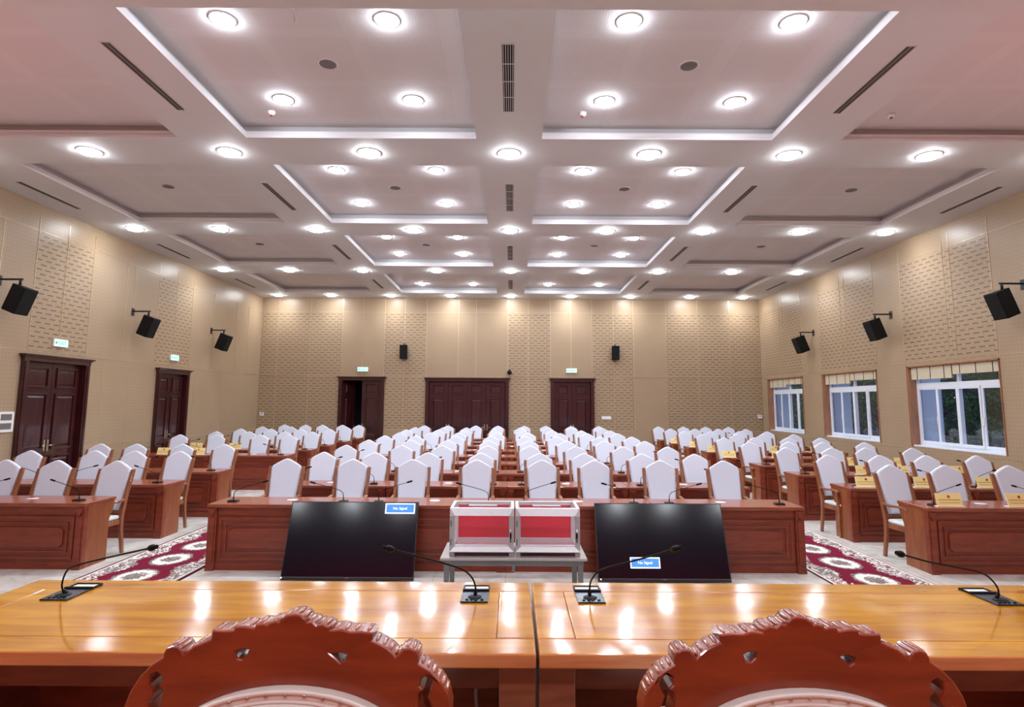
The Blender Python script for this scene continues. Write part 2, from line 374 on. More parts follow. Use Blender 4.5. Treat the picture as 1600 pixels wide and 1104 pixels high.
# left wall
LD_ = [(11.25, 12.83, 2.72), (15.53, 16.85, 2.70)]
SLL = [(11.28, 12.83), (15.30, 16.95), (19.7, 20.9)]
def pickl(u, z):
    for a, b, t in LD_:
        if a < u < b and z < t: return None
    return 1 if (Z2 < z < Z3 and inside(u, SLL[:2])) else 0
wall('wall_left', -XW, 1, sorted([YF, 10.49, 11.25, 11.28, 12.83, 12.84, 14.0, 14.3, 15.30, 15.53, 16.85, 16.95, YB]), [0, Z1, 2.70, 2.72, Z2, Z3, ZC], pickl, [M['wall_sy'], M['wall_sys']], False)
# right wall
WN = [(11.09, 13.71, 1.04, 2.80), (14.86, 17.47, 1.04, 2.80), (18.66, 21.20, 1.04, 2.80)]
SLR = [(11.09, 13.75), (14.80, 17.5), (18.6, 21.5)]
def pickr(u, z):
    for a, b, c, d in WN:
        if a < u < b and c < z < d: return None
    return 1 if (Z2 < z < Z3 and inside(u, SLR)) else 0
wall('wall_right', XW, 1, sorted([YF] + [v for q in WN for v in q[:2]] + [v for q in SLR for v in q] + [YB]), [0, 1.04, 2.80, Z2, Z3, ZC], pickr, [M['wall_sy'], M['wall_sys']], True)
wall('wall_front', YF, 0, [-XW, XW], [0, ZC], lambda u, z: 0, [M['wall_bx']], True)
# gold seams
g = MB(); h = .006
for x in BXS[1:-1]:
    lo = 2.86 if inside(x, [(a - .05, b + .05) for a, b, t in BD]) else Z1
    hi = ZC
    g.box(x - h, x + h, YB - .008, YB, lo, hi)
for z in (Z2, Z3): g.box(-XW, XW, YB - .007, YB, z - .003, z + .003)
for a, b in ((-8.96, -6.1), (-4.45, -3.05), (0, 1.4), (3.0, 8.96)): g.box(a, b, YB - .007, YB, Z1 - .005, Z1 + .005)
struct(g.obj('trim_3', M['gold']))
h = .0045; g = MB()
for y in (10.49, 11.28, 12.05, 12.83, 13.99, 14.30, 15.30, 16.12, 16.95, 18.2, 19.7, 20.6): g.box(-XW, -XW + .008, y - h, y + h, 2.88, Z3 + (.3 if y in (11.28, 12.05, 12.83, 15.3, 16.12, 16.95) else 0))
for y in (9.2, 10.49, 13.4, 14.3, 17.3, 19.0): g.box(-XW, -XW + .004, y - .003, y + .003, .05, Z2)
g.box(-XW, -XW + .005, YF, YB, Z3 - .003, Z3 + .003); g.box(-XW, -XW + .005, YF, YB, Z2 - .004, Z2 + .004); g.box(-XW, -XW + .005, 12.95, 15.4, Z1 - .004, Z1 + .004); g.box(-XW, -XW + .005, 17.0, YB, Z1 - .004, Z1 + .004)
struct(g.obj('trim_4', M['gold']))
g = MB()
for y in (11.10, 12.13, 12.33, 13.75, 14.80, 16.1, 16.33, 17.5, 18.6, 19.9, 20.1, 21.4): g.box(XW - .008, XW, y - h, y + h, 2.88, Z3 + .3)
g.box(XW - .005, XW, YF, YB, Z3 - .003, Z3 + .003); g.box(XW - .005, XW, YF, YB, Z2 - .004, Z2 + .004); g.box(XW - .005, XW, YF, YB, Z1 - .004, Z1 + .004)
struct(g.obj('trim_5', M['gold']))
# ------------------------------------------------------------------ doors
def leaf_mesh(w, hgt, flip=False):
    """a door leaf in XZ, x 0..w, front face at y=0 looking -Y, thickness .045, with raised panels"""
    b = MB().box(0, w, 0, .045, 0, hgt)
    e = .10 if w > .5 else .07
    for z0, z1 in ((.14, .86), (.98, hgt - .62), (hgt - .52, hgt - .12)):
        q = .03
        for a_, b_, c_, d_ in ((e, w - e, z0, z0 + q), (e, w - e, z1 - q, z1), (e, e + q, z0 + q, z1 - q), (w - e - q, w - e, z0 + q, z1 - q)): b.box(a_, b_, -.028, 0, c_, d_)
        b.loft([[(e + .05, 0, z0 + .05), (w - e - .05, 0, z0 + .05), (w - e - .05, 0, z1 - .05), (e + .05, 0, z1 - .05)], [(e + .09, -.022, z0 + .09), (w - e - .09, -.022, z0 + .09), (w - e - .09, -.022, z1 - .09), (e + .09, -.022, z1 - .09)]])
    return b
def door(n, loc, rz, W, top, leaves, open_leaf=None, label=None):
    root = bpy.data.objects.new('door_%d' % n, None); COL.objects.link(root); root.location = loc; root.rotation_euler = (0, 0, rz); root['kind'] = 'structure'
    c = MB(); cw = .10
    c.box(-W / 2 - cw, -W / 2 + .02, -.07, .24, 0, top); c.box(W / 2 - .02, W / 2 + cw, -.07, .24, 0, top)
    c.box(-W / 2 - cw, W / 2 + cw, -.07, .24, top, top + .03)
    c.box(-W / 2 - cw - .01, W / 2 + cw + .01, -.075, -.001, top - .04, top + .03)
    c.box(-W / 2 - cw - .03, W / 2 + cw + .03, -.10, -.001, top + .03, top + .06); c.box(-W / 2 - cw - .06, W / 2 + cw + .06, -.13, -.001, top + .06, top + .09)
    for s in (-1, 1): c.box(s * (W / 2 + cw / 2) - .03, s * (W / 2 + cw / 2) + .03, -.085, -.07, .1, top - .05)
    c.obj('door_frame', M['door'], root, .004)
    lw = (W - .05) / leaves
    for k in range(leaves):
        lo = leaf_mesh(lw - .008, top - .02).obj('door_leaf', M['door'], root, .003)
        lo.location = (-W / 2 + .025 + k * lw, .06, .01)
        if open_leaf == k: lo.rotation_euler = (0, 0, math.radians(62))
        hx = lw - .05 if k % 2 == 0 else .04
        hd = MB().box(hx - .018, hx + .018, -.006, 0, .95, 1.17); hd.tube([(hx, 0, 1.06), (hx, -.05, 1.06), (hx + (-.11 if k % 2 == 0 else .11), -.05, 1.06)], .009)
        hh = hd.obj('door_handle', M['stud'], lo)
    # dark hallway behind
    hb = MB(); hb.box(-W / 2 - .1, W / 2 + .1, 1.6, 1.65, 0, top + .1); hb.box(-W / 2 - .12, -W / 2 - .1, .27, 1.6, 0, top + .1); hb.box(W / 2 + .1, W / 2 + .12, .27, 1.6, 0, top + .1); hb.box(-W / 2 - .1, W / 2 + .1, .27, 1.6, top + .08, top + .1); hb.box(-W / 2 - .1, W / 2 + .1, .27, 1.6, -.02, 0)
    hb.obj('hallway', M['darkback'], root)
    return root
door(1, (-XW, 12.04, 0), PI / 2, 1.56, 2.71, 2)
door(2, (-XW, 16.19, 0), PI / 2, 1.30, 2.69, 2)
door(3, (-5.28, YB, 0), 0, 1.42, 2.74, 2, 0)
door(4, (-1.53, YB, 0), 0, 2.76, 2.72, 4)
door(5, (2.205, YB, 0), 0, 1.35, 2.72, 2)
# ------------------------------------------------------------------ windows (right wall)
def window(n, y0, y1, z0, z1, drop):
    root = bpy.data.objects.new('window_%d' % n, None); COL.objects.link(root); root.location = (XW, 0, 0); root['kind'] = 'structure'
    j = MB(); t = .05; D = WT
    j.box(-.02, D, y1 - t, y1, z0, z1); j.box(-.02, D, y0, y0 + .02, z0, z1); j.box(-.02, D, y0, y1, z1 - .03, z1)
    j.box(-.03, .0, y1 - .01, y1 + .0, z0, z1)
    j.obj('window_jamb', M['jamb'], root)
    ya, yb, fw = y0 + .02, y1 - t, .055; x0, x1 = .15, .21
    f = MB(); f.box(x0, x1, ya, ya + fw, z0 + .03, z1); f.box(x0, x1, yb - fw, yb, z0 + .03, z1); f.box(x0, x1, ya + fw, yb - fw, z0 + .03, z0 + .07); f.box(x0, x1, ya + fw, yb - fw, z1 - .07, z1)
    zt = z1 - .42; f.box(x0 - .004, x1, ya + fw, yb - fw, zt - .05, zt + .04); ym = (ya + yb) / 2; f.box(x0 + .005, x1, ym - .035, ym + .035, zt + .04, z1 - .07); f.box(x0 + .005, x1, ym - .035, ym + .035, z0 + .07, zt - .05)
    f.box(-.004, x1, ya, yb, z0, z0 + .03)
    f.obj('window_frame', M['whitef'], root, .004)
    hw = (yb - ya - 2 * fw) / 4
    for k in range(4):
        a = ya + fw + k * hw; b = a + hw; s = MB(); w_ = .045; xo = x0 - .03 if k in (1, 2) else x0 - .012
        s.box(xo, xo + .03, a + .001, a + w_, z0 + .072, zt - .052); s.box(xo, xo + .03, b - w_, b - .001, z0 + .072, zt - .052); s.box(xo, xo + .03, a + w_, b - w_, z0 + .07, z0 + .13); s.box(xo, xo + .03, a + w_, b - w_, zt - .11, zt - .05)
        so = s.obj('window_sash', M['whitef'], root, .003)
        MB().box(xo + .012, xo + .018, a + w_, b - w_, z0 + .13, zt - .11).obj('window_pane', M['glass'], so)
        if k in (0, 3): MB().box(xo - .02, xo, (a + w_ / 2 if k == 3 else b - w_ / 2) - .014, (a + w_ / 2 if k == 3 else b - w_ / 2) + .014, 1.55, 1.70).obj('window_handle', M['white'], so)
    for a, b in ((ya + fw, ym - .035), (ym + .035, yb - fw)):
        MB().box(x0 + .03, x0 + .036, a, b, zt + .04, z1 - .07).obj('window_pane', M['glass'], root)
    # roman blind pulled up under the head, two halves
    for q, (a, b, dz) in enumerate(((ya, ym - .01, .20), (ym + .02, yb, drop))):
        bl = MB(); zz = z1 - .035
        for k in range(3): bl.box(.05 + .008 * k, .09 + .008 * k, a, b, zz - dz + .03 * k, zz - .02 * k)
        bo = bl.obj('blind_fabric', M['blind'], root, .004)
        tp = MB(); nt_ = 3
        for k in range(nt_): yy = a + (b - a) * (k + .5) / nt_; tp.box(.046, .05, yy - .009, yy + .009, zz - dz, zz)
        tp.obj('blind_tape', M['tape'], bo)
    return root
for i, (a, b, c, d) in enumerate(WN): window(i + 1, a, b, c, d, .27)
# ------------------------------------------------------------------ lamps
HALF = 'HALF'
def lamp_data(name, watts, ang, rad, blend=.9):
    if not ang:
        l = bpy.data.lights.new(name, 'POINT'); l.energy = watts; l.shadow_soft_size = rad; l.color = LIGHT_COL; return l
    l = bpy.data.lights.new(name, 'SPOT'); l.energy = watts; l.spot_size = math.radians(ang); l.spot_blend = blend; l.shadow_soft_size = rad; l.color = LIGHT_COL; return l
def make_downlight(name, rad, lens, watts, ang, cat_group):
    t = thing(name, 'x', 'ceiling light', (0, 0, 0), 0, cat_group)
    rg = MB(); rg.loft([[(r * math.cos(2 * PI * j / 28), r * math.sin(2 * PI * j / 28), z) for j in range(28)] for r, z in ((rad + .028, 0), (rad + .024, -.010), (rad + .004, -.012), (rad, -.004))], 0, True, False)
    rg.obj('trim_ring', M['white'], t)
    ln = MB().loft([[(r * math.cos(2 * PI * j / 28), r * math.sin(2 * PI * j / 28), z) for j in range(28)] for r, z in ((rad, -.004), (rad * .97, -.022), (rad * .85, -.038), (rad * .55, -.050), (rad * .2, -.054), (.001, -.0545))], 0, True, False)
    lo = ln.obj('lamp_lens', lens, t); lo.visible_diffuse = True
    lt = bpy.data.objects.new('lamp_light', lamp_data(name, watts, ang, rad * .8)); COL.objects.link(lt); lt.parent = t; lt.location = (0, 0, -.075)
    return t
BY = [8.74, 12.86, 16.97, 21.06]; BX = [2.10 * k for k in range(-4, 5)]
big = None
RN = ['nearest', 'second nearest', 'third nearest', 'rearmost']
for j, y in enumerate(BY):
    for k, x in enumerate(BX):
        lab = 'large round recessed downlight, %s from left in the %s beam row' % (ORD[k], RN[j]) if k != 4 else 'large round recessed downlight on the central beam, in the %s beam row' % RN[j]
        x_ = max(-8.16, min(8.16, x))
        if big is None: big = make_downlight('recessed_downlight', .150, M['lens'], BEAM_W, 150, 'downlights set in the ceiling beams'); big.location = (x_, y, ZC); big['label'] = lab
        else: dup(big, (x_, y, ZC), 0, lab)
small = None
for j, (c, d) in enumerate(CY):
    yc = (c + d) / 2 + (.02)
    for s, cx in (('left', -2.10), ('right', 2.10)):
        for dx in (-1, 1):
            for dy in (-1, 1):
                if j == 3 and dy < 0: continue
                yy = {0: (5.85, 7.53), 1: (9.95, 11.70), 2: (14.14, 15.84), 3: (0, 19.95)}[j][(dy + 1) // 2]
                lab = 'small downlight at %s-%s corner, %s coffer just %s of centre beam' % ('rear' if dy > 0 else 'near', 'left' if dx < 0 else 'right', RN[j], s)
                loc = (cx + dx * .85, yy, ZP)
                if small is None: small = make_downlight('coffer_downlight', .110, M['lens2'], COFFER_W, 158, 'downlights inside the central coffers'); small.location = loc; small['label'] = lab
                else: dup(small, loc, 0, lab)
# unseen lamps added above the podium, behind the header, to light the front
st = None
for y in (2.6, -1.15):
    for x in (-5.7, -4.2, -2.9, -1.4, 1.4, 2.9, 4.2, 5.7):
        lab = 'added unseen downlight above the podium, ' + {2.6: 'front', -1.15: 'rear'}[y] + ' line, %s from left' % ORD[[-5.7, -4.2, -2.9, -1.4, 1.4, 2.9, 4.2, 5.7].index(x)]
        if st is None: st = make_downlight('added_stage_downlight', .12, M['lens'], STAGE_W, 150, 'added downlights above the stage'); st.location = (x, y, ZC); st['label'] = lab
        else: dup(st, (x, y, ZC), 0, lab)
for x, nm in ((-7.3, 'outer one left of the stage'), (-5.9, 'inner one left of the stage'), (5.9, 'inner one right of the stage'), (7.3, 'outer one right of the stage')):  # uplights added out of frame to give the front ceiling its pink glow
    t = thing('added_uplight', 'added unseen pink uplight tinting the front ceiling, %s' % nm, 'uplight', (x, 5.2, 0), 0, 'added pink uplights')
    MB().box(-.12, .12, -.05, .05, 0, .02).box(-.125, -.11, -.015, .015, 0, .2).box(.11, .125, -.015, .015, 0, .2).obj('yoke', M['blackm'], t)
    MB().tube([(0, 0, .08), (0, 0, .10), (0, .0, .28), (0, 0, .30)], [.07, .095, .10, .10], 16).obj('lamp_body', M['black'], t)
    MB().disc((0, 0, .302), .09, 16, 0, (0, 0, 1)).obj('lamp_lens', M['lenspink'], t)
    l = bpy.data.lights.new('par', 'SPOT'); l.energy = PAR_W; l.spot_size = math.radians(120); l.spot_blend = 1; l.shadow_soft_size = .08; l.color = (1, .30, .34)
    lo = bpy.data.objects.new('lamp_light', l); COL.objects.link(lo); lo.parent = t; lo.location = (0, 0, .32); lo.rotation_euler = (math.radians(192), 0, 0)
for k, x in enumerate((-4.8, -2.4, 0, 2.4, 4.8)):  # spotlights added out of view to brighten the curtain
    t = thing('added_stage_spotlight', 'added unseen spotlight behind the header beam, %s from left, aimed at red curtain' % ORD[k], 'spotlight', (x, 1.2, ZC), 0, 'added spotlights aimed at the stage curtain')
    MB().tube([(0, 0, 0), (0, 0, -.14)], .015, 8).obj('mounting_stem', M['blackm'], t)
    d = Vector((0, -4.6, -2.6)).normalized(); c = Vector((0, 0, -.22))
    MB().tube([c - d * .12, c - d * .10, c + d * .10, c + d * .12], [.05, .07, .07, .075], 14).obj('spotlight_body', M['black'], t)
    MB().disc(c + d * .122, .065, 16, 0, d).obj('lamp_lens', M['lens2'], t)
    l = bpy.data.lights.new('wash', 'SPOT'); l.energy = WASH_W; l.spot_size = math.radians(78); l.spot_blend = .7; l.shadow_soft_size = .05; l.color = (1, .85, .82)
    lo = bpy.data.objects.new('lamp_light', l); COL.objects.link(lo); lo.parent = t; lo.location = c + d * .14; lo.rotation_euler = d.to_track_quat('-Z', 'Y').to_euler()
# ------------------------------------------------------------------ ceiling fittings
def vent(x, y, w, ln, dark, lab):
    t = thing('air_vent', lab, 'vent', (x, y, ZC), 0, 'slot vents in the ceiling beams')
    f = MB(); e = .012
    f.box(-w / 2 - e, -w / 2, -ln / 2 - e, ln / 2 + e, -.006, 0); f.box(w / 2, w / 2 + e, -ln / 2 - e, ln / 2 + e, -.006, 0); f.box(-w / 2, w / 2, -ln / 2 - e, -ln / 2, -.006, 0); f.box(-w / 2, w / 2, ln / 2, ln / 2 + e, -.006, 0)
    f.obj('vent_frame', M['paint'], t)
    MB().box(-w / 2, w / 2, -ln / 2, ln / 2, -.002, -.0005).obj('vent_backing', M['grille'] if dark else M['greyslot'], t)
    s = MB()
    n = 5 if dark else 2
    for k in range(n): xx = -w / 2 + w * (k + .5) / n; s.box(xx - .0035, xx + .0035, -ln / 2, ln / 2, -.006, -.002)
    if dark:
        for k in (1, 2, 3): yy = -ln / 2 + ln * k / 4; s.box(-w / 2, w / 2, yy - .006, yy + .006, -.006, -.002)
    s.obj('vent_slats', M['paint'] if dark else M['grille'], t)
for j, y in enumerate((6.68, 10.78, 14.9, 19.0)):
    vent(0, y, .13, 1.48, True, 'dark louvred air vent in the central ceiling beam, %s of four' % RN[j])
    for s, nm in ((-1, 'left'), (1, 'right')):
        vent(s * 4.21, y, .10, 1.48, False, 'grey slot vent in the %s inner ceiling beam, %s of four' % (nm, RN[j]))
        vent(s * 8.42, y, .10, 1.48, False, 'grey slot vent in the ceiling margin beside the %s wall, %s of four' % (nm, RN[j]))
CN = ['far left', 'left central', 'right central', 'far right']
for j, y in enumerate((6.68, 10.81, 14.9)):
    for i, x in enumerate((-6.29, -2.11, 2.11, 6.29)):
        t = thing('ceiling_speaker', 'flat oval grey ceiling speaker in the %s coffer, %s row of coffers' % (CN[i], RN[j]), 'ceiling speaker', (x, y, ZP), 0, 'round speakers in the coffers')
        MB().lathe([(.10, 0), (.10, -.012), (.085, -.016), (.001, -.017)], 20).obj('speaker_grille', M['greyslot'], t)
        MB().lathe([(.115, 0), (.112, -.008), (.10, -.009)], 20).obj('speaker_rim', M['paint'], t)
for x, y, nm in ((-3.24, 7.88, 'left central'), (1.0, 7.87, 'right central'), (5.2, 7.86, 'far right')):
    t = thing('smoke_detector', 'small white domed smoke detector in the %s coffer' % nm, 'smoke detector', (x, y, ZP), 0, 'smoke detectors')
    MB().lathe([(.055, 0), (.055, -.02), (.035, -.045), (.001, -.05)], 16).obj('detector_body', M['white'], t)
    MB().lathe([(.02, -.045), (.02, -.06), (.001, -.062)], 10).obj('detector_tip', M['redink'], t)
tag(MB().tube([(-1.80, 4.79, 5.40), (-1.82, 4.80, 5.25), (-1.80, 4.80, 5.2), (-1.79, 4.79, 5.12)], .006, 6).obj('hanging_cable', M['white']), 'thin white cable dangling below the header beam at the top', 'cable')
# ------------------------------------------------------------------ wall loudspeakers, signs, small wall fittings
def wall_speaker(loc, rz, lab, grp, size=(.42, .34, .50)):
    t = thing('wall_loudspeaker', lab, 'loudspeaker', loc, rz, grp)          # local: wall at y=0, room towards -y
    W_, D_, H_ = size
    br = MB(); br.tube([(0, 0, .13), (0, -.42, .13)], .018, 8); br.box(-.05, .05, -.012, 0, .02, .2); br.tube([(0, -.38, .13), (0, -.38, .02)], .022, 8)
    br.obj('wall_bracket', M['blackm'], t)
    c = MB(); h2 = H_ / 2
    c.loft([[(-W_ / 2, -D_ / 2, z), (W_ / 2, -D_ / 2, z), (W_ / 2 - .07, D_ / 2, z), (-W_ / 2 + .07, D_ / 2, z)] for z in (-h2, h2)])
    o = c.obj('cabinet', M['black'], t, .012); o.location = (0, -.38, -.23); o.rotation_euler = (math.radians(20), 0, 0)
    gr = MB().box(-W_ / 2 + .015, W_ / 2 - .015, -D_ / 2 - .008, -D_ / 2, -h2 + .02, h2 - .02).obj('front_grille', M['grille'], o, .003)
    return t
for s, nm, ys_ in ((-1, 'left', (10.5, 14.3, 18.1)), (1, 'right', (10.42, 14.15, 17.85))):
    for k, y in enumerate(ys_):
        wall_speaker((s * XW, y, 3.92), PI / 2 if s < 0 else -PI / 2, 'black tilted loudspeaker on a bracket, %s along the %s wall' % (['nearest', 'middle', 'farthest'][k], nm), 'loudspeakers on the side walls', (.32, .30, .48))
for x, nm, y_ in ((-3.79, 'left', 0), (3.73, 'right', 0)):
    t = thing('slim_loudspeaker', 'small upright black loudspeaker high on the back wall, %s one' % nm, 'loudspeaker', (x, YB, 3.73), 0, 'loudspeakers on the back wall')
    MB().tube([(0, 0, .29), (0, -.14, .29), (0, -.14, .22)], .016, 6).obj('wall_bracket', M['blackm'], t)
    o = MB().loft([[(-.14, -.24, z), (.14, -.24, z), (.10, -.03, z), (-.10, -.03, z)] for z in (-.25, .25)]).obj('cabinet', M['black'], t, .01); o.rotation_euler = (math.radians(6), 0, 0)
    MB().box(-.125, .125, -.247, -.24, -.235, .235).obj('front_grille', M['grille'], o)
exm = text_mesh('EXIT', .10)
def exit_sign(loc, rz, lab):
    t = thing('exit_sign', lab, 'exit sign', loc, rz, 'green exit signs above the doors')
    MB().box(-.19, .19, -.04, 0, -.075, .075).obj('sign_box', M['white'], t, .004)
    MB().box(-.18, .18, -.043, -.04, -.067, .067).obj('sign_face', M['exitg'], t)
    from_mesh('lettering', exm, M['exitw'], t, Matrix.Translation((.03, -.045, 0)))
    a = MB(); a.quad([(-.165, -.0445, 0), (-.125, -.0445, -.035), (-.125, -.0445, .035)]); a.box(-.127, -.10, -.0445, -.0435, -.01, .01); a.obj('arrow_symbol', M['exitw'], t)
exit_sign((-XW, 12.06, 3.07), PI / 2, 'lit green exit sign above the near door in left wall')
exit_sign((-XW, 16.18, 3.08), PI / 2, 'lit green exit sign above the far door in left wall')
exit_sign((-5.26, YB, 3.09), 0, 'lit green exit sign above the left door in back wall')
exit_sign((2.18, YB, 3.08), 0, 'lit green exit sign above the right door in back wall')
t = thing('wall_camera', 'small black dome camera above the right end of the wide back door', 'camera', (-.03, YB, 3.02))
MB().box(-.05, .05, -.10, 0, -.02, .05).obj('camera_bracket', M['blackm'], t); MB().lathe([(.001, -.09), (.05, -.085), (.085, -.04), (.08, 0), (.04, .06), (.001, .1)], 14, (0, -.14, 0)).obj('camera_head', M['black'], t)
t = thing('control_panel', 'white wall control panel with two small displays, left edge', 'control panel', (-XW, 10.93, 1.555), PI / 2)
MB().box(-.17, .17, -.03, 0, -.18, .18).obj('panel_body', M['white'], t, .004)
for z in (.085, -.075): MB().box(-.12, .12, -.033, -.03, z - .055, z + .055).obj('display', M['greyslot'], t)
tag(MB().box(3.24, 3.57, YB - .02, YB - .001, 1.37, 1.48).obj('socket_plate', M['white'], None, .003), 'wide white socket plate on the back wall right of the right door', 'socket plate')
for x, nm in ((-8.78, 'left'), (8.83, 'right')):
    t = thing('thermostat', 'small white thermostat on the back wall near the %s corner' % nm, 'thermostat', (x, YB, 1.5), 0, 'thermostats')
    MB().box(-.07, .07, -.03, 0, -.06, .06).obj('thermostat_body', M['white'], t, .004); MB().box(-.03, .03, -.033, -.03, 0, .035).obj('display', M['greyslot'], t)
# ------------------------------------------------------------------ two-seat desk units
UW = 1.745
def build_desk(name):
    t = thing(name, 'x', 'desk')
    w2 = UW / 2 - .002
    MB().box(-w2, w2, 0, .58, .712, .752).obj('desktop', M['desktop'], t, .008)
    # front panel with nested mouldings and an elongated octagon
    f = MB(); f.box(-w2 + .09, w2 - .09, .055, .085, .0, .712)
    f.box(-w2 + .10, w2 - .10, .045, .055, .0, .085); f.box(-w2 + .10, w2 - .10, .045, .055, .625, .712)
    def frame(x, z0, z1, wd, y0, y1):
        f.box(-x, x, y0, y1, z1 - wd, z1); f.box(-x, x, y0, y1, z0, z0 + wd); f.box(-x, -x + wd, y0, y1, z0 + wd, z1 - wd); f.box(x - wd, x, y0, y1, z0 + wd, z1 - wd)
    frame(w2 - .13, .115, .60, .028, .036, .055); frame(w2 - .155, .142, .574, .014, .045, .055); frame(w2 - .20, .19, .53, .020, .040, .055)
    oc = [(-w2 + .29, .245), (w2 - .29, .245), (w2 - .25, .285), (w2 - .25, .435), (w2 - .29, .475), (-w2 + .29, .475), (-w2 + .25, .435), (-w2 + .25, .285)]
    f.add(curve_mesh([oc], .008, .008), 0, Matrix.Translation((0, .047, 0)))
    f.obj('front_panel', M['desk'], t, .003)
    for s in (-1, 1):
        p = MB(); x0, x1 = sorted((s * (w2 - .005), s * (w2 - .105)))
        p.box(x0, x1, .022, .085, .035, .712); p.box(x0 - .0, x1 + .0, .010, .085, 0, .035); p.box(x0 + .02, x1 - .02, .012, .022, .10, .60)
        p.box(x0, x1, .012, .022, .655, .712)
        # carved leaf under the top: a drooping triangle of three lobes
        xm = (x0 + x1) / 2
        p.add(curve_mesh([[(xm - .042, .70), (xm - .03, .655), (xm - .012, .63), (xm, .60), (xm + .012, .63), (xm + .03, .655), (xm + .042, .70)]], .006, .005), 0, Matrix.Translation((0, .006, 0)))
        p.obj('pilaster', M['desk'], t, .003)
        pts = [(.085, 0), (.47, 0), (.47, .42)] + [(.47 + .035 * (1 - math.cos(PI * k / 6)) - .018 * math.sin(PI * k / 6), .42 + .20 * k / 6) for k in range(1, 7)] + [(.555, .66), (.555, .712), (.085, .712)]
        sp = curve_mesh([pts], .016, 0)
        mt = Matrix.Translation((s * (w2 - .021), 0, 0)) @ Matrix.Rotation(PI / 2, 4, 'Z')
        from_mesh('side_panel', sp, M['deskside'], t, mt)
    MB().box(-w2 + .04, w2 - .04, .12, .42, .56, .575).obj('book_shelf', M['desk'], t)
    MB().lathe([(.065, 0), (.065, .004), (.05, .006), (.001, .006)], 24, (0, .33, .752)).obj('cable_outlet', M['alu'], t)
    return t
def build_audience_chair():
    t = thing('armchair', 'x', 'chair')
    # leaning back: posts from floor to shoulder, splayed slightly
    for s in (-1, 1):
        MB().bar([(s * .222, .27, 0, .018, .02), (s * .222, .215, .30, .020, .024), (s * .222, .205, .46, .022, .028), (s * .226, .255, .70, .020, .026), (s * .228, .365, 1.045, .020, .022)]).obj('rear_post', M['chairwood'], t, .004)
        MB().bar([(s * .215, -.185, 0, .017, .017), (s * .215, -.18, .40, .022, .022), (s * .222, -.175, .46, .022, .02), (s * .232, -.15, .655, .018, .018)]).obj('front_leg', M['chairwood'], t, .004)
        a = MB(); a.loft([[(s * .234 - .024, y, z - .014), (s * .234 + .024, y, z - .014), (s * .234 + .024, y, z + .014), (s * .234 - .024, y, z + .014)] for y, z in ((-.205, .645), (-.17, .668), (-.05, .672), (.08, .662), (.19, .668), (.225, .675))])
        a.obj('armrest', M['chairwood'], t, .006)
    fr = MB(); fr.box(-.20, .20, -.20, -.17, .375, .435); fr.box(-.20, .20, .19, .215, .375, .435)
    for s in (-1, 1): fr.box(s * .215 - .012, s * .215 + .012, -.17, .20, .375, .435)
    fr.obj('seat_frame', M['chairwood'], t, .003)
    st_ = MB(); R_ = []
    for z, k in ((.435, .0), (.455, .012), (.475, .008), (.487, -.015), (.491, -.05)):
        x, y0, y1 = .205 + k, -.195 - k, .195 + min(k, 0)
        R_.append([(-x, y0, z), (x, y0, z), (x, y1, z), (-x, y1, z)])
    st_.loft(R_, 0, False); st_.obj('seat', M['seatfab'], t, .012)
    # cushion: peaked top, rounded edges; beads along the posts
    xs_ = .198
    out = [(-.175, .0), (.175, .0), (.203, .492), (.200, .520), (.188, .540), (.12, .583), (.045, .622), (.02, .631), (0, .634), (-.02, .631), (-.045, .622), (-.12, .583), (-.188, .540), (-.200, .520), (-.203, .492)]
    cm = curve_mesh([out], .012, .022, 3)
    for p in cm.polygons: p.use_smooth = True
    cm.set_sharp_from_angle(angle=math.radians(50))
    ang = math.radians(-17.5)
    X = Matrix.Translation((0, .200, .545)) @ Matrix.Rotation(ang, 4, 'X')
    b = MB().add(cm, 0, X)
    for s in (-1, 1):
        for k in range(17):
            z = .03 + .45 * k / 16; xx = s * (.178 + .022 * z / .48)
            p = X @ Vector((xx, -.030, z)); b.ball(p, .0055, 1, 5, 3)
    o = b.obj('backrest', [M['fabric'], M['bead']], t)
    o.data.set_sharp_from_angle(angle=math.radians(50))
    rl = MB(); rl.box(-.205, .205, .20, .225, .505, .545); rl.obj('lower_rail', M['chairwood'], t, .003)
    return t
def build_mic():
    t = thing('gooseneck_microphone', 'x', 'microphone')
    MB().bar([(0, 0, 0, .055, .045), (0, 0, .012, .055, .045), (0, 0, .02, .045, .035)]).obj('base_plate', M['black'], t, .002)
    pts = [(0, 0, .015), (0, 0, .06), (.006, .002, .105), (.035, .006, .135), (.10, .014, .160), (.20, .022, .190), (.33, .03, .225)]
    MB().tube(pts, [.008, .005, .0042, .004, .004, .004, .004], 6).obj('gooseneck', M['black'], t)
    MB().tube([(.325, .03, .2235), (.335, .0305, .2265), (.385, .033, .240), (.395, .0335, .2425)], [.005, .011, .011, .006], 8).obj('microphone_head', M['black'], t)
    return t
ROWY = [7.30] + [8.93 + 1.6 * i for i in range(8)]
def k96(l): return [.06 + (x - .0587) * 1.096 for x in l]
CXs = [[-2.8, -1.97, -1.19, -.39, .46, 1.12, 1.95, 2.77], [-2.67, -1.92, -1.15, -.38, .46, 1.12, 1.94, 2.72], [-2.72, -1.79, -1.12, -.34, .37, 1.16, 1.94, 2.69],
 [-2.70, -1.86, -1.18, -.37, .40, 1.13, 1.86, 2.62], [-2.69, -2.01, -1.14, -.38, .35, 1.01, 1.98, 2.67], [-2.63, -1.88, -1.22, -.28, .45, 1.22, 1.86, 2.62],
 [-2.71, -1.89, -1.19, -.36, .35, 1.12, 1.90, 2.67], [-2.72, -1.92, -1.25, -.37, .30, 1.12, 1.79, 2.67], [-2.65, -1.92, -1.06, -.36, .46, 1.12, 1.92, 2.76]]
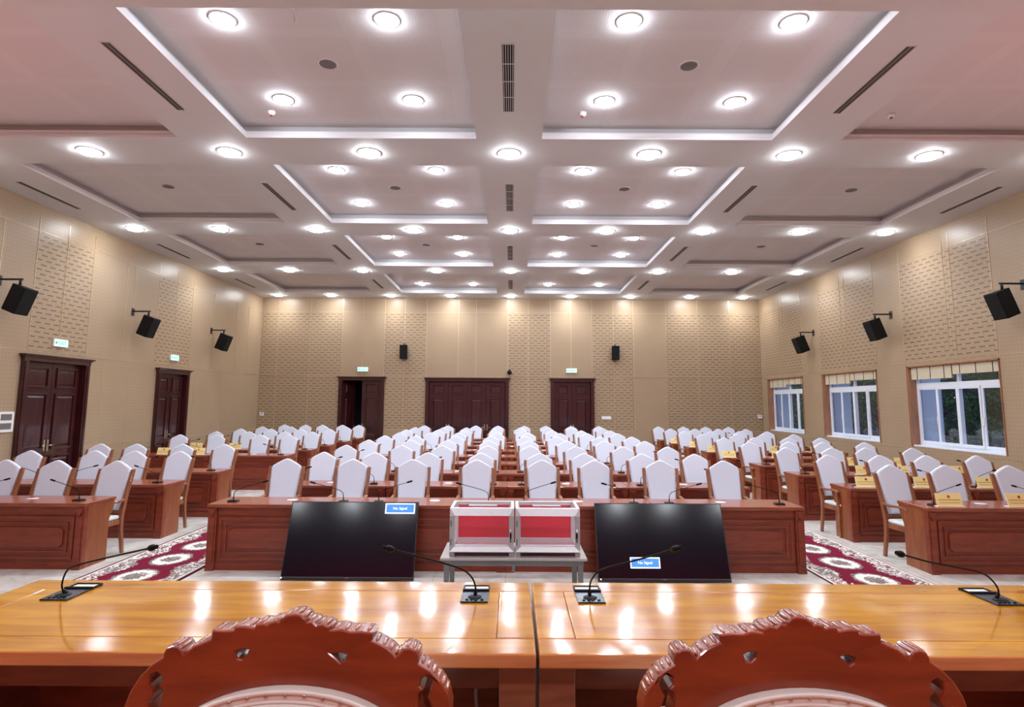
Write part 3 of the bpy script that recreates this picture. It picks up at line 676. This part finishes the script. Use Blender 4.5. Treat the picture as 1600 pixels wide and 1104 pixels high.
LXs = {0: [-6.95, -6.11, -5.46, -4.72], 1: [-6.91, -6.0, -5.40, -4.74], 2: [-6.88, -6.27, -5.48, -4.78], 4: [-7.10, -6.31, -5.38, -4.74], 5: [-7.04, -6.26, -5.39, -4.74], 6: [-7.10, -6.29, -5.51, -4.76], 7: [-7.12, -6.3, -5.30, -4.72], 8: [-7.02, -6.35, -5.84, -5.22, -4.70]}
RXs = {0: [4.66, 5.33, 6.08, 6.85], 1: [4.62, 5.39, 6.05, 6.81], 2: [4.68, 5.44, 6.04, 6.82], 3: [4.62, 5.39, 6.07, 6.84], 4: [4.64, 5.31, 6.04, 6.74], 5: [4.66, 5.46, 6.1, 6.85], 6: [4.62, 5.34, 6.09, 6.8], 7: [4.62, 5.34, 6.02, 6.79], 8: [4.62, 5.42, 6.11, 6.81]}
BLOCK = {'centre': [-3.49 + UW * (k + .5) for k in range(4)], 'left': [-8.41 + UW * (k + .5) for k in range(2)], 'right': [4.92 + UW * (k + .5) for k in range(2)]}
desk0 = chair0 = mic0 = None
def put(proto, builder, name, loc, rz, lab, grp):
    if proto is None:
        proto = builder() if name is None else builder(name); proto.location = loc; proto.rotation_euler = (0, 0, rz); proto['label'] = lab; proto['group'] = grp
        return proto
    dup(proto, loc, rz, lab, grp); return proto
for bl, cs in BLOCK.items():
    for r in range(9):
        if bl == 'left' and r == 3: continue
        rn = ROWN[r]; y = ROWY[r]
        for k, x in enumerate(cs):
            pos = ORD[k] + ' from left' if bl == 'centre' else ('aisle-side' if (bl == 'left') == (k == 1) else 'wall-side')
            lab = 'reddish-brown panelled two-seat desk, %s, in the %s of the %s block' % (pos, rn, bl)
            desk0 = put(desk0, build_desk, 'panelled_desk', (x, y, 0), 0, lab, 'desks of the %s block' % bl)
            for s in (-1, 1):
                n_ = 2 * k + (1 if s < 0 else 2) - 1
                lab = 'black gooseneck microphone, %s from left on %s desks, %s block' % (ORD[n_], rn, bl)
                mic0 = put(mic0, build_mic, None, (x + s * .66, y + .20, .752), (0 if s < 0 else PI) + random.uniform(-.12, .25) * (1 if s < 0 else -1), lab, 'desk microphones of the %s block' % bl)
        X_ = k96(CXs[r]) if bl == 'centre' else k96((LXs if bl == 'left' else RXs)[r])
        dy = (1.03 if bl == 'centre' else .61) if r == 0 else (.55 if bl != 'centre' else .54)
        for k, x in enumerate(X_):
            lab = 'white-backed wooden armchair, %s from left in the %s of the %s block' % (ORD[k], rn, bl)
            jy = random.uniform(-.03, .03); rz = random.uniform(-.04, .04)
            if bl == 'right' and k == 0: x += .05; rz = .11
            if bl == 'left' and k == len(X_) - 1: x -= .03; rz = -.08
            chair0 = put(chair0, build_audience_chair, None, (x, y + dy + jy, 0), rz, lab, 'armchairs of the %s block' % bl)
# ------------------------------------------------------------------ name plates
def build_plate():
    t = thing('name_plate', 'x', 'name plate')
    MB().box(-.16, .16, -.03, .05, 0, .008).obj('plate_foot', M['white'], t)
    c = MB().loft([[(-.15, -.012, .008), (.15, -.012, .008), (.15, -.004, .008), (-.15, -.004, .008)], [(-.15, .026, .150), (.15, .026, .150), (.15, .034, .150), (-.15, .034, .150)]]).obj('yellow_card', M['yellow'], t)
    Tt = Matrix.Translation((0, -.0135, .008)) @ Matrix.Rotation(math.atan2(-.038, .142), 4, 'X')
    e = MB().disc(Tt @ Vector((0, 0, .108)), .017, 16, 0, Tt.to_3x3() @ Vector((0, -1, 0))); e.obj('round_emblem', M['redink'], t)
    w = MB(); rnd = random.Random(3); x = -.125
    while x < .12:
        ww = rnd.uniform(.008, .02); 
        w.quad([Tt @ Vector(p) for p in ((x, 0, .066), (x + ww, 0, .066), (x + ww, 0, .076), (x, 0, .076))]); x += ww + .006
    w.quad([Tt @ Vector(p) for p in ((-.12, 0, .035), (.12, 0, .035), (.12, 0, .040), (-.12, 0, .040))])
    w.obj('printed_lines', M['inkgold'], t); return t
pl0 = None
PL = [('right', 0, 5.45, .31), ('right', 0, 6.32, .31), ('right', 1, 5.42, .33), ('right', 1, 6.30, .33), ('right', 1, 7.25, .33), ('right', 2, 6.35, .33), ('right', 2, 6.98, .33), ('right', 2, 8.05, .33),
 ('right', 3, 7.05, .33), ('right', 3, 8.08, .33), ('right', 4, 6.25, .3), ('right', 4, 7.6, .3), ('right', 5, 6.9, .3), ('right', 4, 5.10, .3), ('right', 5, 5.28, .3), ('right', 6, 5.3, .3), ('right', 7, 5.2, .3), ('right', 5, 7.95, .3),
 ('left', 4, -8.0, .3), ('left', 4, -7.2, .3), ('left', 5, -8.1, .3), ('left', 5, -7.1, .3)]
cnt = {}
for bl, r, x, dy in sorted(PL, key=lambda q: (q[0], q[1], q[2])):
    k = cnt.get((bl, r), 0); cnt[(bl, r)] = k + 1
    lab = 'yellow red-emblem name plate, %s from left on %s desks, %s block' % (ORD[k], ROWN[r], bl)
    pl0 = put(pl0, build_plate, None, (x * .965, ROWY[r] + dy - .2, .7525), random.uniform(-.06, .06), lab, 'yellow name plates on the desks')
# ------------------------------------------------------------------ aisle runners
for s, nm, a, b in ((-1, 'left', -4.70, -3.55), (1, 'right', 3.56, 4.67)):
    o = MB().box(-(b - a) / 2, (b - a) / 2, -1.6, 13.4, 0, .012).obj('carpet_runner', M['carpet'], None, 0, ((a + b) / 2, 7.41, .0005))
    tag(o, 'crimson and white patterned carpet runner in the %s aisle' % nm, 'carpet')
# ------------------------------------------------------------------ podium desks
DZ = .38
def podium_desk(x0, x1, lab):
    t = thing('podium_desk', lab, 'desk', ((x0 + x1) / 2, 2.035, DZ), 0, 'podium desks'); w = (x1 - x0) / 2; zt = .78
    D = .775; b = .13
    tp = MB(); tp.box(-w, w, 0, b, zt - .045, zt); tp.box(-w, w, D - b, D, zt - .045, zt); tp.box(-w, -w + b, b + .0, D - b, zt - .045, zt); tp.box(w - b, w, b, D - b, zt - .045, zt)
    bd = tp.mesh('tabletop', [M['podtop'], M['podedge']])
    for p in bd.polygons:
        if abs(p.normal.z) < .5: p.material_index = 1
    o = bpy.data.objects.new('tabletop', bd); COL.objects.link(o); o.parent = t
    bv = o.modifiers.new('b', 'BEVEL'); bv.width = .006; bv.segments = 3
    MB().box(-w + b + .0008, w - b - .0008, b + .0008, D - b - .0008, zt - .03, zt - .0006).obj('inlay_panel', M['podtop'], t, .0015)
    for s in (-1, 1):
        a, c = sorted((s * w, s * (w - .118))); MB().box(a, c, .05, .70, 0, zt - .046).obj('end_pedestal', M['podbody'], t, .003)
    MB().box(-w + .118, w - .118, .68, .705, .05, zt - .046).obj('modesty_panel', M['podbody'], t)
    rl = MB(); rl.box(-w + .12, w - .12, .255, .28, .565, .64); rl.box(-w + .12, w - .12, .23, .28, .645, .662); rl.box(-w + .12, w - .12, .28, .66, .60, .615)
    rl.obj('drawer_rail', M['podbody'], t, .002)
    return t
podium_desk(-2.03, .142, 'glossy golden-brown podium desk left of the central gap')
podium_desk(.152, 2.325, 'glossy golden-brown podium desk right of the central gap')
for x, nm in ((.30, 'right'), (-.07, 'left')):
    tag(MB().tube([(x, 2.60, .94), (x - .005, 2.58, .80), (x + .01, 2.58, .6), (x + .01, 2.59, .39)], .009, 8).obj('grey_cable', M['cable']), 'grey cable hanging under the %s podium desk' % nm, 'cable')
PT = DZ + .78
def pod_mic(bx, pts, lab):
    t = thing('conference_microphone', lab, 'microphone', (bx, 2.63, PT), 0, 'microphones on the podium desks')
    MB().box(-.055, .055, -.105, .03, 0, .006).obj('base_plate', M['plate'], t, .001)
    fr = MB(); fr.box(-.055, .055, .03, .044, .0, .012); fr.box(-.055, .055, .104, .11, 0, .008); fr.box(-.055, -.05, .044, .104, 0, .008); fr.box(.05, .055, .044, .104, 0, .008); fr.obj('flap_frame', M['black'], t)
    MB().box(-.05, .05, .044, .104, .0, .003).obj('flap_inlay', M['cream'], t)
    bt = MB()
    for k in range(4): bt.lathe([(.006, 0), (.006, .003), (.001, .0035)], 8, (-.03 + .018 * k + (.006 if k == 3 else 0), -.085, .006))
    bt.lathe([(.028, 0), (.028, .002), (.001, .002)], 20, (0, -.05, .006)); bt.obj('buttons', M['black'], t)
    o = Vector((bx, 2.63, PT)); q = [Vector(p) - o for p in pts]
    bot = q[0]
    # spline through the points
    P = [bot.copy()]; n = len(q)
    for i in range(n - 1):
        p0, p1, p2, p3 = q[max(i - 1, 0)], q[i], q[i + 1], q[min(i + 2, n - 1)]
        for k in range(1, 6):
            u = k / 5; P.append(.5 * ((2 * p1) + (p2 - p0) * u + (2 * p0 - 5 * p1 + 4 * p2 - p3) * u * u + (3 * p1 - p0 - 3 * p2 + p3) * u ** 3))
    MB().tube(P, [.0075 if i < 4 else .0035 for i in range(len(P))], 8).obj('gooseneck', M['black'], t)
    d = (P[-1] - P[-3]).normalized(); e = P[-1]
    MB().tube([e - d * .004, e + d * .004, e + d * .012, e + d * .026, e + d * .030, e + d * .045, e + d * .048], [.005, .009, .012, .012, .008, .008, .006], 10).obj('microphone_head', M['black'], t)
pod_mic(-1.755, [(-1.755, 2.6, 1.166), (-1.7765, 2.6, 1.187), (-1.7504, 2.5654, 1.2343), (-1.6977, 2.5149, 1.2827), (-1.6109, 2.4559, 1.3177), (-1.4384, 2.3905, 1.3655), (-1.2739, 2.32, 1.4094)], 'conference microphone on the far left end of the left podium desk')
pod_mic(-0.085, [(-0.085, 2.6, 1.166), (-0.0841, 2.6, 1.1959), (-0.0956, 2.5654, 1.243), (-0.1286, 2.5149, 1.2885), (-0.1966, 2.4559, 1.3275), (-0.2872, 2.3905, 1.3692), (-0.3717, 2.32, 1.4097)], 'conference microphone near the central gap on the left podium desk')
pod_mic(0.383, [(0.383, 2.6, 1.166), (0.3836, 2.6, 1.1983), (0.3887, 2.5654, 1.2431), (0.4208, 2.5149, 1.2914), (0.5071, 2.4559, 1.3336), (0.5975, 2.3905, 1.3774), (0.6528, 2.32, 1.415)], 'conference microphone near the central gap on the right podium desk')
pod_mic(2.045, [(2.045, 2.6, 1.166), (2.0559, 2.6, 1.1971), (2.0071, 2.5654, 1.2466), (1.9257, 2.5149, 1.2895), (1.7794, 2.4559, 1.3259), (1.6383, 2.3905, 1.3607), (1.5042, 2.32, 1.4014)], 'conference microphone on the far right end of the right podium desk')
# ------------------------------------------------------------------ carved presiding chairs
def carved_chair(x, flip, lab):
    t = thing('carved_armchair', lab, 'chair', (x, 1.42, DZ), 0, 'carved chairs behind the podium desks')
    S = .0004672; ZT = 1.10                                   # peak height above the stage
    def P(l): return [((u - 815) * S, ZT - (v - 100) * S) for u, v in l]
    out = [(203, 300), (205, 278), (222, 257), (250, 248), (275, 252), (290, 268), (302, 288), (325, 268), (352, 246), (388, 232), (425, 216), (429, 175), (478, 178), (530, 176), (538, 158), (580, 156), (628, 164), (640, 148), (668, 145), (690, 152), (705, 140), (728, 132), (745, 137), (760, 122), (782, 107), (820, 100), (852, 106), (870, 124), (876, 136), (905, 134), (925, 150), (955, 144), (985, 158), (990, 172), (1040, 168), (1080, 180), (1140, 178), (1196, 184), (1192, 218), (1225, 232), (1262, 250), (1290, 272), (1306, 289), (1328, 270), (1345, 254), (1372, 250), (1400, 262), (1414, 285), (1414, 318),
           (1470, 350), (1520, 400), (1555, 455), (1572, 520), (1570, 600), (1540, 680), (1480, 740), (1420, 790), (1405, 900), (1400, 1500), (1300, 1500), (1290, 1480), (330, 1480), (320, 1500), (225, 1500), (220, 900), (200, 790), (140, 740), (80, 680), (48, 600), (38, 520), (60, 450), (100, 385), (150, 335)]
    out = P(out)
    ear = [(150, 380), (178, 366), (204, 380), (208, 410), (190, 428), (214, 448), (212, 500), (196, 560), (165, 560), (150, 510), (170, 462), (148, 420)]
    ear2 = [(1630 - u, v + 10) for u, v in ear][::-1]
    d1 = [(545, 275), (572, 262), (607, 264), (600, 285), (578, 305), (556, 302)]; d2 = [(1000, 280), (1040, 276), (1074, 285), (1066, 305), (1045, 318), (1026, 300)]
    if flip: out = [(-x_, z_) for x_, z_ in out][::-1]
    me = curve_mesh([out, P(ear), P(ear2), P(d1), P(d2)], .026, .006, 2)
    # flutes carved across the thickness of the crest
    fl = MB().add(me, 0, Matrix.Translation((0, .032, 0))); top_ = [q for q in (out if not flip else out[::-1])][:57]; acc = 0
    for a_, b_ in zip(top_[:-1], top_[1:]):
        Ls = math.hypot(b_[0] - a_[0], b_[1] - a_[1]); n_ = max(1, int(Ls / .015))
        if abs(b_[0] - a_[0]) < abs(b_[1] - a_[1]) * .35: continue
        for k in range(n_):
            x_, z_ = a_[0] + (b_[0] - a_[0]) * (k + .5) / n_, a_[1] + (b_[1] - a_[1]) * (k + .5) / n_
            acc += 1; fl.tube([(x_, .008, z_ - .002), (x_, .016, z_ - .0008), (x_, .048, z_ - .0008), (x_, .058, z_ - .003)], [.003, .0050, .0050, .003], 6, 1)
    fl.obj('carved_back', [M['carved'], M['carvedgloss']], t)
    # upholstered back, seen from behind, with piping and studs
    A, Bq, zc = .272, .145, ZT - (415 - 100) * S - .145
    cz0 = .50
    cush = [(-A, cz0), (A, cz0)] + arc(0, zc, A, Bq, 0, PI, 28)
    cm = curve_mesh([cush], .012, .005, 2)
    for p in cm.polygons: p.use_smooth = True
    cm.set_sharp_from_angle(angle=math.radians(60))
    bk = from_mesh('back_upholstery', cm, M['cream'], t, Matrix.Translation((0, -.014, 0)))
    inn = [(-A + .026, cz0 + .03), (A - .026, cz0 + .03)] + arc(0, zc, A - .026, Bq - .024, 0, PI, 28)
    c2 = curve_mesh([inn], .004, .012, 3)
    for p in c2.polygons: p.use_smooth = True
    from_mesh('back_cushion', c2, M['cream'], bk, Matrix.Translation((0, -.026, 0)))
    pp = MB(); path = [((A - .003) * math.cos(PI * k / 40), -.029, zc + (Bq - .003) * math.sin(PI * k / 40)) for k in range(41)]
    pp.tube([(A - .003, -.029, cz0)] + path + [(-A + .003, -.029, cz0)], .0055, 8)
    path = [((A - .024) * math.cos(PI * k / 40), -.031, zc + (Bq - .022) * math.sin(PI * k / 40)) for k in range(41)]
    pp.tube([(A - .024, -.031, cz0)] + path + [(-A + .024, -.031, cz0)], .0035, 8); pp.obj('piping', M['cream'], bk)
    sd = MB()
    for k in range(21):
        a = PI * k / 20; sd.ball(((A - .010) * math.cos(a), -.030, zc + (Bq - .009) * math.sin(a)), .0052, 0, 8, 5)
    for s in (-1, 1):
        for k in range(1, 9): sd.ball((s * (A - .010), -.030, zc - .048 * k), .0052, 0, 8, 5)
    sd.obj('stud_trim', M['stud'], bk)
    fr = MB()                                                # front upholstery facing the desks
    cf = curve_mesh([cush], .006, .02, 3); fr.add(cf, 0, Matrix.Translation((0, .085, 0))); fr.obj('front_upholstery', M['cream'], t)
    MB().box(-.27, .27, .07, .50, .40, .47).obj('seat_cushion', M['cream'], t, .025)
    MB().box(-.30, .30, .055, .52, .33, .40).obj('seat_frame', M['carved'], t, .01)
    for s in (-1, 1):
        MB().bar([(s * .27, .035, 0, .025, .025), (s * .27, .032, .45, .03, .028)]).obj('rear_leg', M['carved'], t, .005)
        MB().bar([(s * .28, .48, 0, .022, .022), (s * .275, .49, .10, .02, .02), (s * .28, .48, .33, .032, .032)]).obj('front_leg', M['carved'], t, .006)
        MB().tube([(s * .31, .06, .66), (s * .315, .2, .665), (s * .315, .40, .65), (s * .31, .47, .62), (s * .30, .47, .55), (s * .29, .44, .38)], [.028, .026, .026, .03, .026, .026], 10).obj('armrest', M['carved'], t)
    return t
carved_chair(-.422, False, 'carved rosewood armchair with cream studded back, left of the two nearest')
carved_chair(.702, True, 'carved rosewood armchair with cream studded back, right of the two nearest')
# ------------------------------------------------------------------ televisions leaning on the front desks
def tv(x, lab, badge, rz, led):
    W_, H_ = 1.46, .84
    t = thing('television', lab, 'television', (x, 6.93, 0), rz, 'televisions leaning on the front desks')
    lean = math.radians(-19.5)
    def add(b, n, mt, par, bev=0):
        o = b.obj(n, mt, par, bev)
        if par is t: o.rotation_euler = (lean, 0, 0); o.location = (0, 0, .012)
        return o
    cab = add(MB().box(-W_ / 2, W_ / 2, 0, .022, 0, H_).box(-W_ / 2 + .12, W_ / 2 - .12, .022, .058, .04, H_ * .7), 'cabinet', M['bezel'], t, .003)
    scn = add(MB().box(-W_ / 2 + .012, W_ / 2 - .012, -.002, .0, .035, H_ - .010), 'screen', M['screen'], cab)
    add(MB().box(-W_ / 2 + .002, W_ / 2 - .002, -.006, .0, .027, .031), 'chin_strip', M['greyslot'], cab)
    add(MB().box(-.022, .022, -.007, 0, .018, .026), 'maker_plate', M['greyslot'], cab)
    add(MB().lathe([(.006, 0), (.004, .004)], 8, (led, -.002, .022)).box(led - .005, led + .005, -.006, -.001, .018, .028), 'status_light', M['led'], cab)
    bx, bz, bw, bh = badge
    bd = add(MB().box(bx - bw / 2, bx + bw / 2, -.0030, -.0021, bz - bh / 2, bz + bh / 2), 'message_box_border', M['badgew'], scn)
    add(MB().box(bx - bw / 2 + .012, bx + bw / 2 - .012, -.0036, -.003, bz - bh / 2 + .012, bz + bh / 2 - .012), 'message_box', M['badge'], cab)
    from_mesh('message_text', text_mesh('No Signal', .042, .0002), M['badgew'], cab, Matrix.Translation((bx, -.0040, bz)))
    return t
tv(-1.735, 'large black flat television leaning left of the ballot boxes, message box top right', (.52, .765, .34, .115), 0, -.72)
tv(1.745, 'large black flat television leaning right of the ballot boxes, message box low left', (-.20, .195, .33, .115), 0, -.70)
# ------------------------------------------------------------------ metal table with the two ballot boxes
t = thing('side_table', 'grey metal-legged table carrying the two ballot boxes', 'table', (.085, 5.91, 0))
MB().box(-.69, .69, 0, .66, .478, .50).obj('tabletop', M['tabletop'], t, .004)
ap = MB(); ap.box(-.66, .66, .03, .06, .425, .478); ap.box(-.66, .66, .60, .63, .425, .478); ap.box(-.66, -.63, .06, .60, .425, .478); ap.box(.63, .66, .06, .60, .425, .478); ap.box(-.015, .015, .03, .06, .37, .425); ap.obj('apron', M['steel'], t)
for sx in (-1, 1):
    for y in (.045, .615): MB().box(sx * .63 - .024, sx * .63 + .024, y - .02, y + .02, 0, .43).obj('leg', M['steel'], t, .003)
def ballot_box(x0, x1, lab):
    t = thing('ballot_box', lab, 'ballot box', ((x0 + x1) / 2, 5.985, .5005), 0, 'clear ballot boxes with red panels'); w = (x1 - x0) / 2 - .004; D = .44; H = .445; p = .048
    f = MB(); st2 = MB()
    for sx in (-1, 1):
        a, b = sorted((sx * w, sx * (w - p))); st2.box(a, b, -.006, 0, 0, H - .075)
        for y0, y1 in ((0, .035), (D - .035, D)):
            a, b = sorted((sx * w, sx * (w - p))); f.box(a, b, y0, y1, 0, H)
        a, b = sorted((sx * w, sx * (w - .03))); f.box(a, b, .035, D - .035, H - .04, H); f.box(a, b, .035, D - .035, .03, .07)
    f.box(-w + p, w - p, 0, .035, H - .065, H); f.box(-w + p, w - p, 0, .05, .045, .10)
    f.box(-w + p, w - p, D - .035, D, H - .035, H); f.box(-w + p, w - p, D - .035, D, .04, .085)
    # mitred bevelled rails on the front
    f.loft([[(-w, 0, H), (-w + .004, -.004, H), (-w + p, -.030, H - .068), (-w + p, 0, H - .068)], [(w, 0, H), (w - .004, -.004, H), (w - p, -.030, H - .068), (w - p, 0, H - .068)]])
    f.loft([[(-w, 0, .045), (-w + .004, -.026, .045), (-w + p, -.004, .090), (-w + p, 0, .090)], [(w, 0, .045), (w - .004, -.026, .045), (w - p, -.004, .090), (w - p, 0, .090)]])
    f.obj('aluminium_frame', M['alu'], t, .002); st2.obj('front_stile', M['alushade'], t, .002)  # stiles wear a darker copy of the aluminium, as sideways shade
    MB().box(-w + p, w - p, D - .02, D - .012, .075, H - .03).obj('red_back_panel', M['red'], t)
    MB().box(-w + .03, w - .03, .01, D - .01, .03, .042).obj('box_floor', M['redreflect'], t)  # pink colour stands for the red sheet mirrored in the floor
    MB().box(-w + p, w - p, .016, .020, .10, H - .065).obj('clear_front', M['glass'], t)
    lid = MB(); lid.box(-w + .03, w - .03, .035, D * .42, H - .012, H - .008); lid.box(-w + .03, w - .03, D * .5, D - .035, H - .012, H - .008); lid.obj('clear_lid', M['glass'], t)
    MB().box(-w * .45, w * .45, D * .42, D * .5, H - .014, H - .004).obj('slot_strip', M['alu'], t)
    for sx in (-1, 1):
        a, b = sorted((sx * (w - .012), sx * (w - .016))); MB().box(a, b, .04, D - .04, .07, H - .04).obj('clear_side', M['glass'], t)
    hg = MB()
    for z in (.13, .30): hg.box(-w + .008, -w + .02, -.008, 0, z - .03, z + .03)
    hg.obj('hinge', M['steel'], t)
    lk = MB(); lk.lathe([(.014, 0), (.014, .022), (.001, .024)], 12, (0, 0, 0)); o = lk.obj('lock', M['chrome'], t); o.location = (w - .03, 0, .24); o.rotation_euler = (PI / 2, 0, 0)
    MB().box(w - .040, w - .024, -.026, -.008, .17, .215).box(w - .036, w - .028, -.02, -.012, .13, .17).obj('key', M['black'], t)
ballot_box(-.53, .092, 'clear ballot box with red back panel and aluminium frame, left one on table')
ballot_box(.098, .72, 'clear ballot box with red back panel and aluminium frame, right one on table')
# ------------------------------------------------------------------ unseen red curtain added behind the podium for its bounce
cu = MB(); n = 220; rows = []
top, bot = [], []
for i in range(n + 1):
    x = -6.4 + 12.8 * i / n; y = YF + .22 + .07 * math.sin(i * .9) + .02 * math.sin(i * .37)
    top.append((x, y, 5.2)); bot.append((x, y, .385))
for i in range(n): cu.quad([bot[i + 1], bot[i], top[i], top[i + 1]], 0, True)
tag(cu.obj('added_stage_curtain', M['curtain']), 'pleated red curtain added unseen behind the podium', 'curtain')
# ------------------------------------------------------------------ outside the windows
struct(MB().box(XW + .3, 26, 4, 40, -1.3, -1.2).obj('ground', M['ground']))
for k, (a, b, c, d) in enumerate(WN):
    tag(MB().box(XW + WT + .02, XW + .95, b + .30, b + .62, -1.2, 4.2).obj('exterior_pier', M['extwall'], None, .01), 'pale blue exterior wall pier outside the %s window' % ['nearest', 'middle', 'farthest'][k], 'wall pier')
tag(MB().box(24, 25, 6, 60, -1.2, 9).obj('dark_backdrop', M['darkback']), 'dark building added far behind the trees to hide the sky', 'backdrop')  # dark block added to hide the bright sky between the leaves
def tree(x, y, h, r, seed, lab):
    t = thing('tree', lab, 'tree', (x, y, -1.2), 0, 'trees outside the windows'); rn = random.Random(seed)
    tb = MB().tube([(0, 0, 0), (.05, .05, h * .3), (-.05, .1, h * .6), (0, 0, h * .85)], [.16, .13, .09, .03], 8)
    blobs = []
    for k in range(16):
        a = rn.uniform(0, 2 * PI); q = rn.uniform(.2, 1) * r; z = rn.uniform(.22, 1.0) * h; c = Vector((q * math.cos(a), q * math.sin(a), z)); blobs.append((c, rn.uniform(.35, .7)))
        tb.tube([(0, 0, max(.2, z - .7)), tuple(c)], [.035, .01], 5)
    tb.obj('trunk', M['bark'], t)
    lf = MB()
    for c, br in blobs:
        for _ in range(170):
            d = Vector((rn.gauss(0, 1), rn.gauss(0, 1), rn.gauss(0, .7))).normalized() * br * rn.uniform(.5, 1)
            p = c + d; q = Vector((rn.gauss(0, 1), rn.gauss(0, 1), rn.gauss(0, 1))).normalized(); s = q.cross(d.normalized() + Vector((.01, 0, 0))).normalized() * .05
            q = q * .11; lf.quad([p - q * .5, p + s, p + q * .6, p - s])
    lf.obj('foliage', M['leaf'], t)
for k, (x, y, h, r, lab) in enumerate([(12.4, 14.6, 4.6, 1.5, 'bushy green tree seen through right half of nearest window'), (12.6, 18.6, 4.4, 1.4, 'dark leafy tree seen through left half of nearest window'),
        (14.0, 22.5, 5.0, 1.6, 'dark tree seen through the middle window'), (13.6, 27.0, 5.0, 1.7, 'dark tree seen through the farthest window'), (16.5, 19.5, 6.0, 2.0, 'tall dark tree standing behind the nearer trees outside')]):
    tree(x, y, h, r, k, lab)
t = thing('street_lamp', 'distant lit street lamp seen through the nearest window', 'street lamp', (18.6, 25.4, -1.2))
MB().tube([(0, 0, 0), (0, 0, 3.3)], .04, 8).obj('lamp_post', M['steel'], t)
MB().ball((0, 0, 3.42), .14, 0, 12, 8).obj('lamp_globe', M['lamp'], t)
pl = bpy.data.lights.new('lamp_light', 'POINT'); pl.energy = 250; pl.shadow_soft_size = .15; pl.color = (1, .95, .85)
po = bpy.data.objects.new('lamp_light', pl); COL.objects.link(po); po.parent = t; po.location = (0, -.3, 3.4)
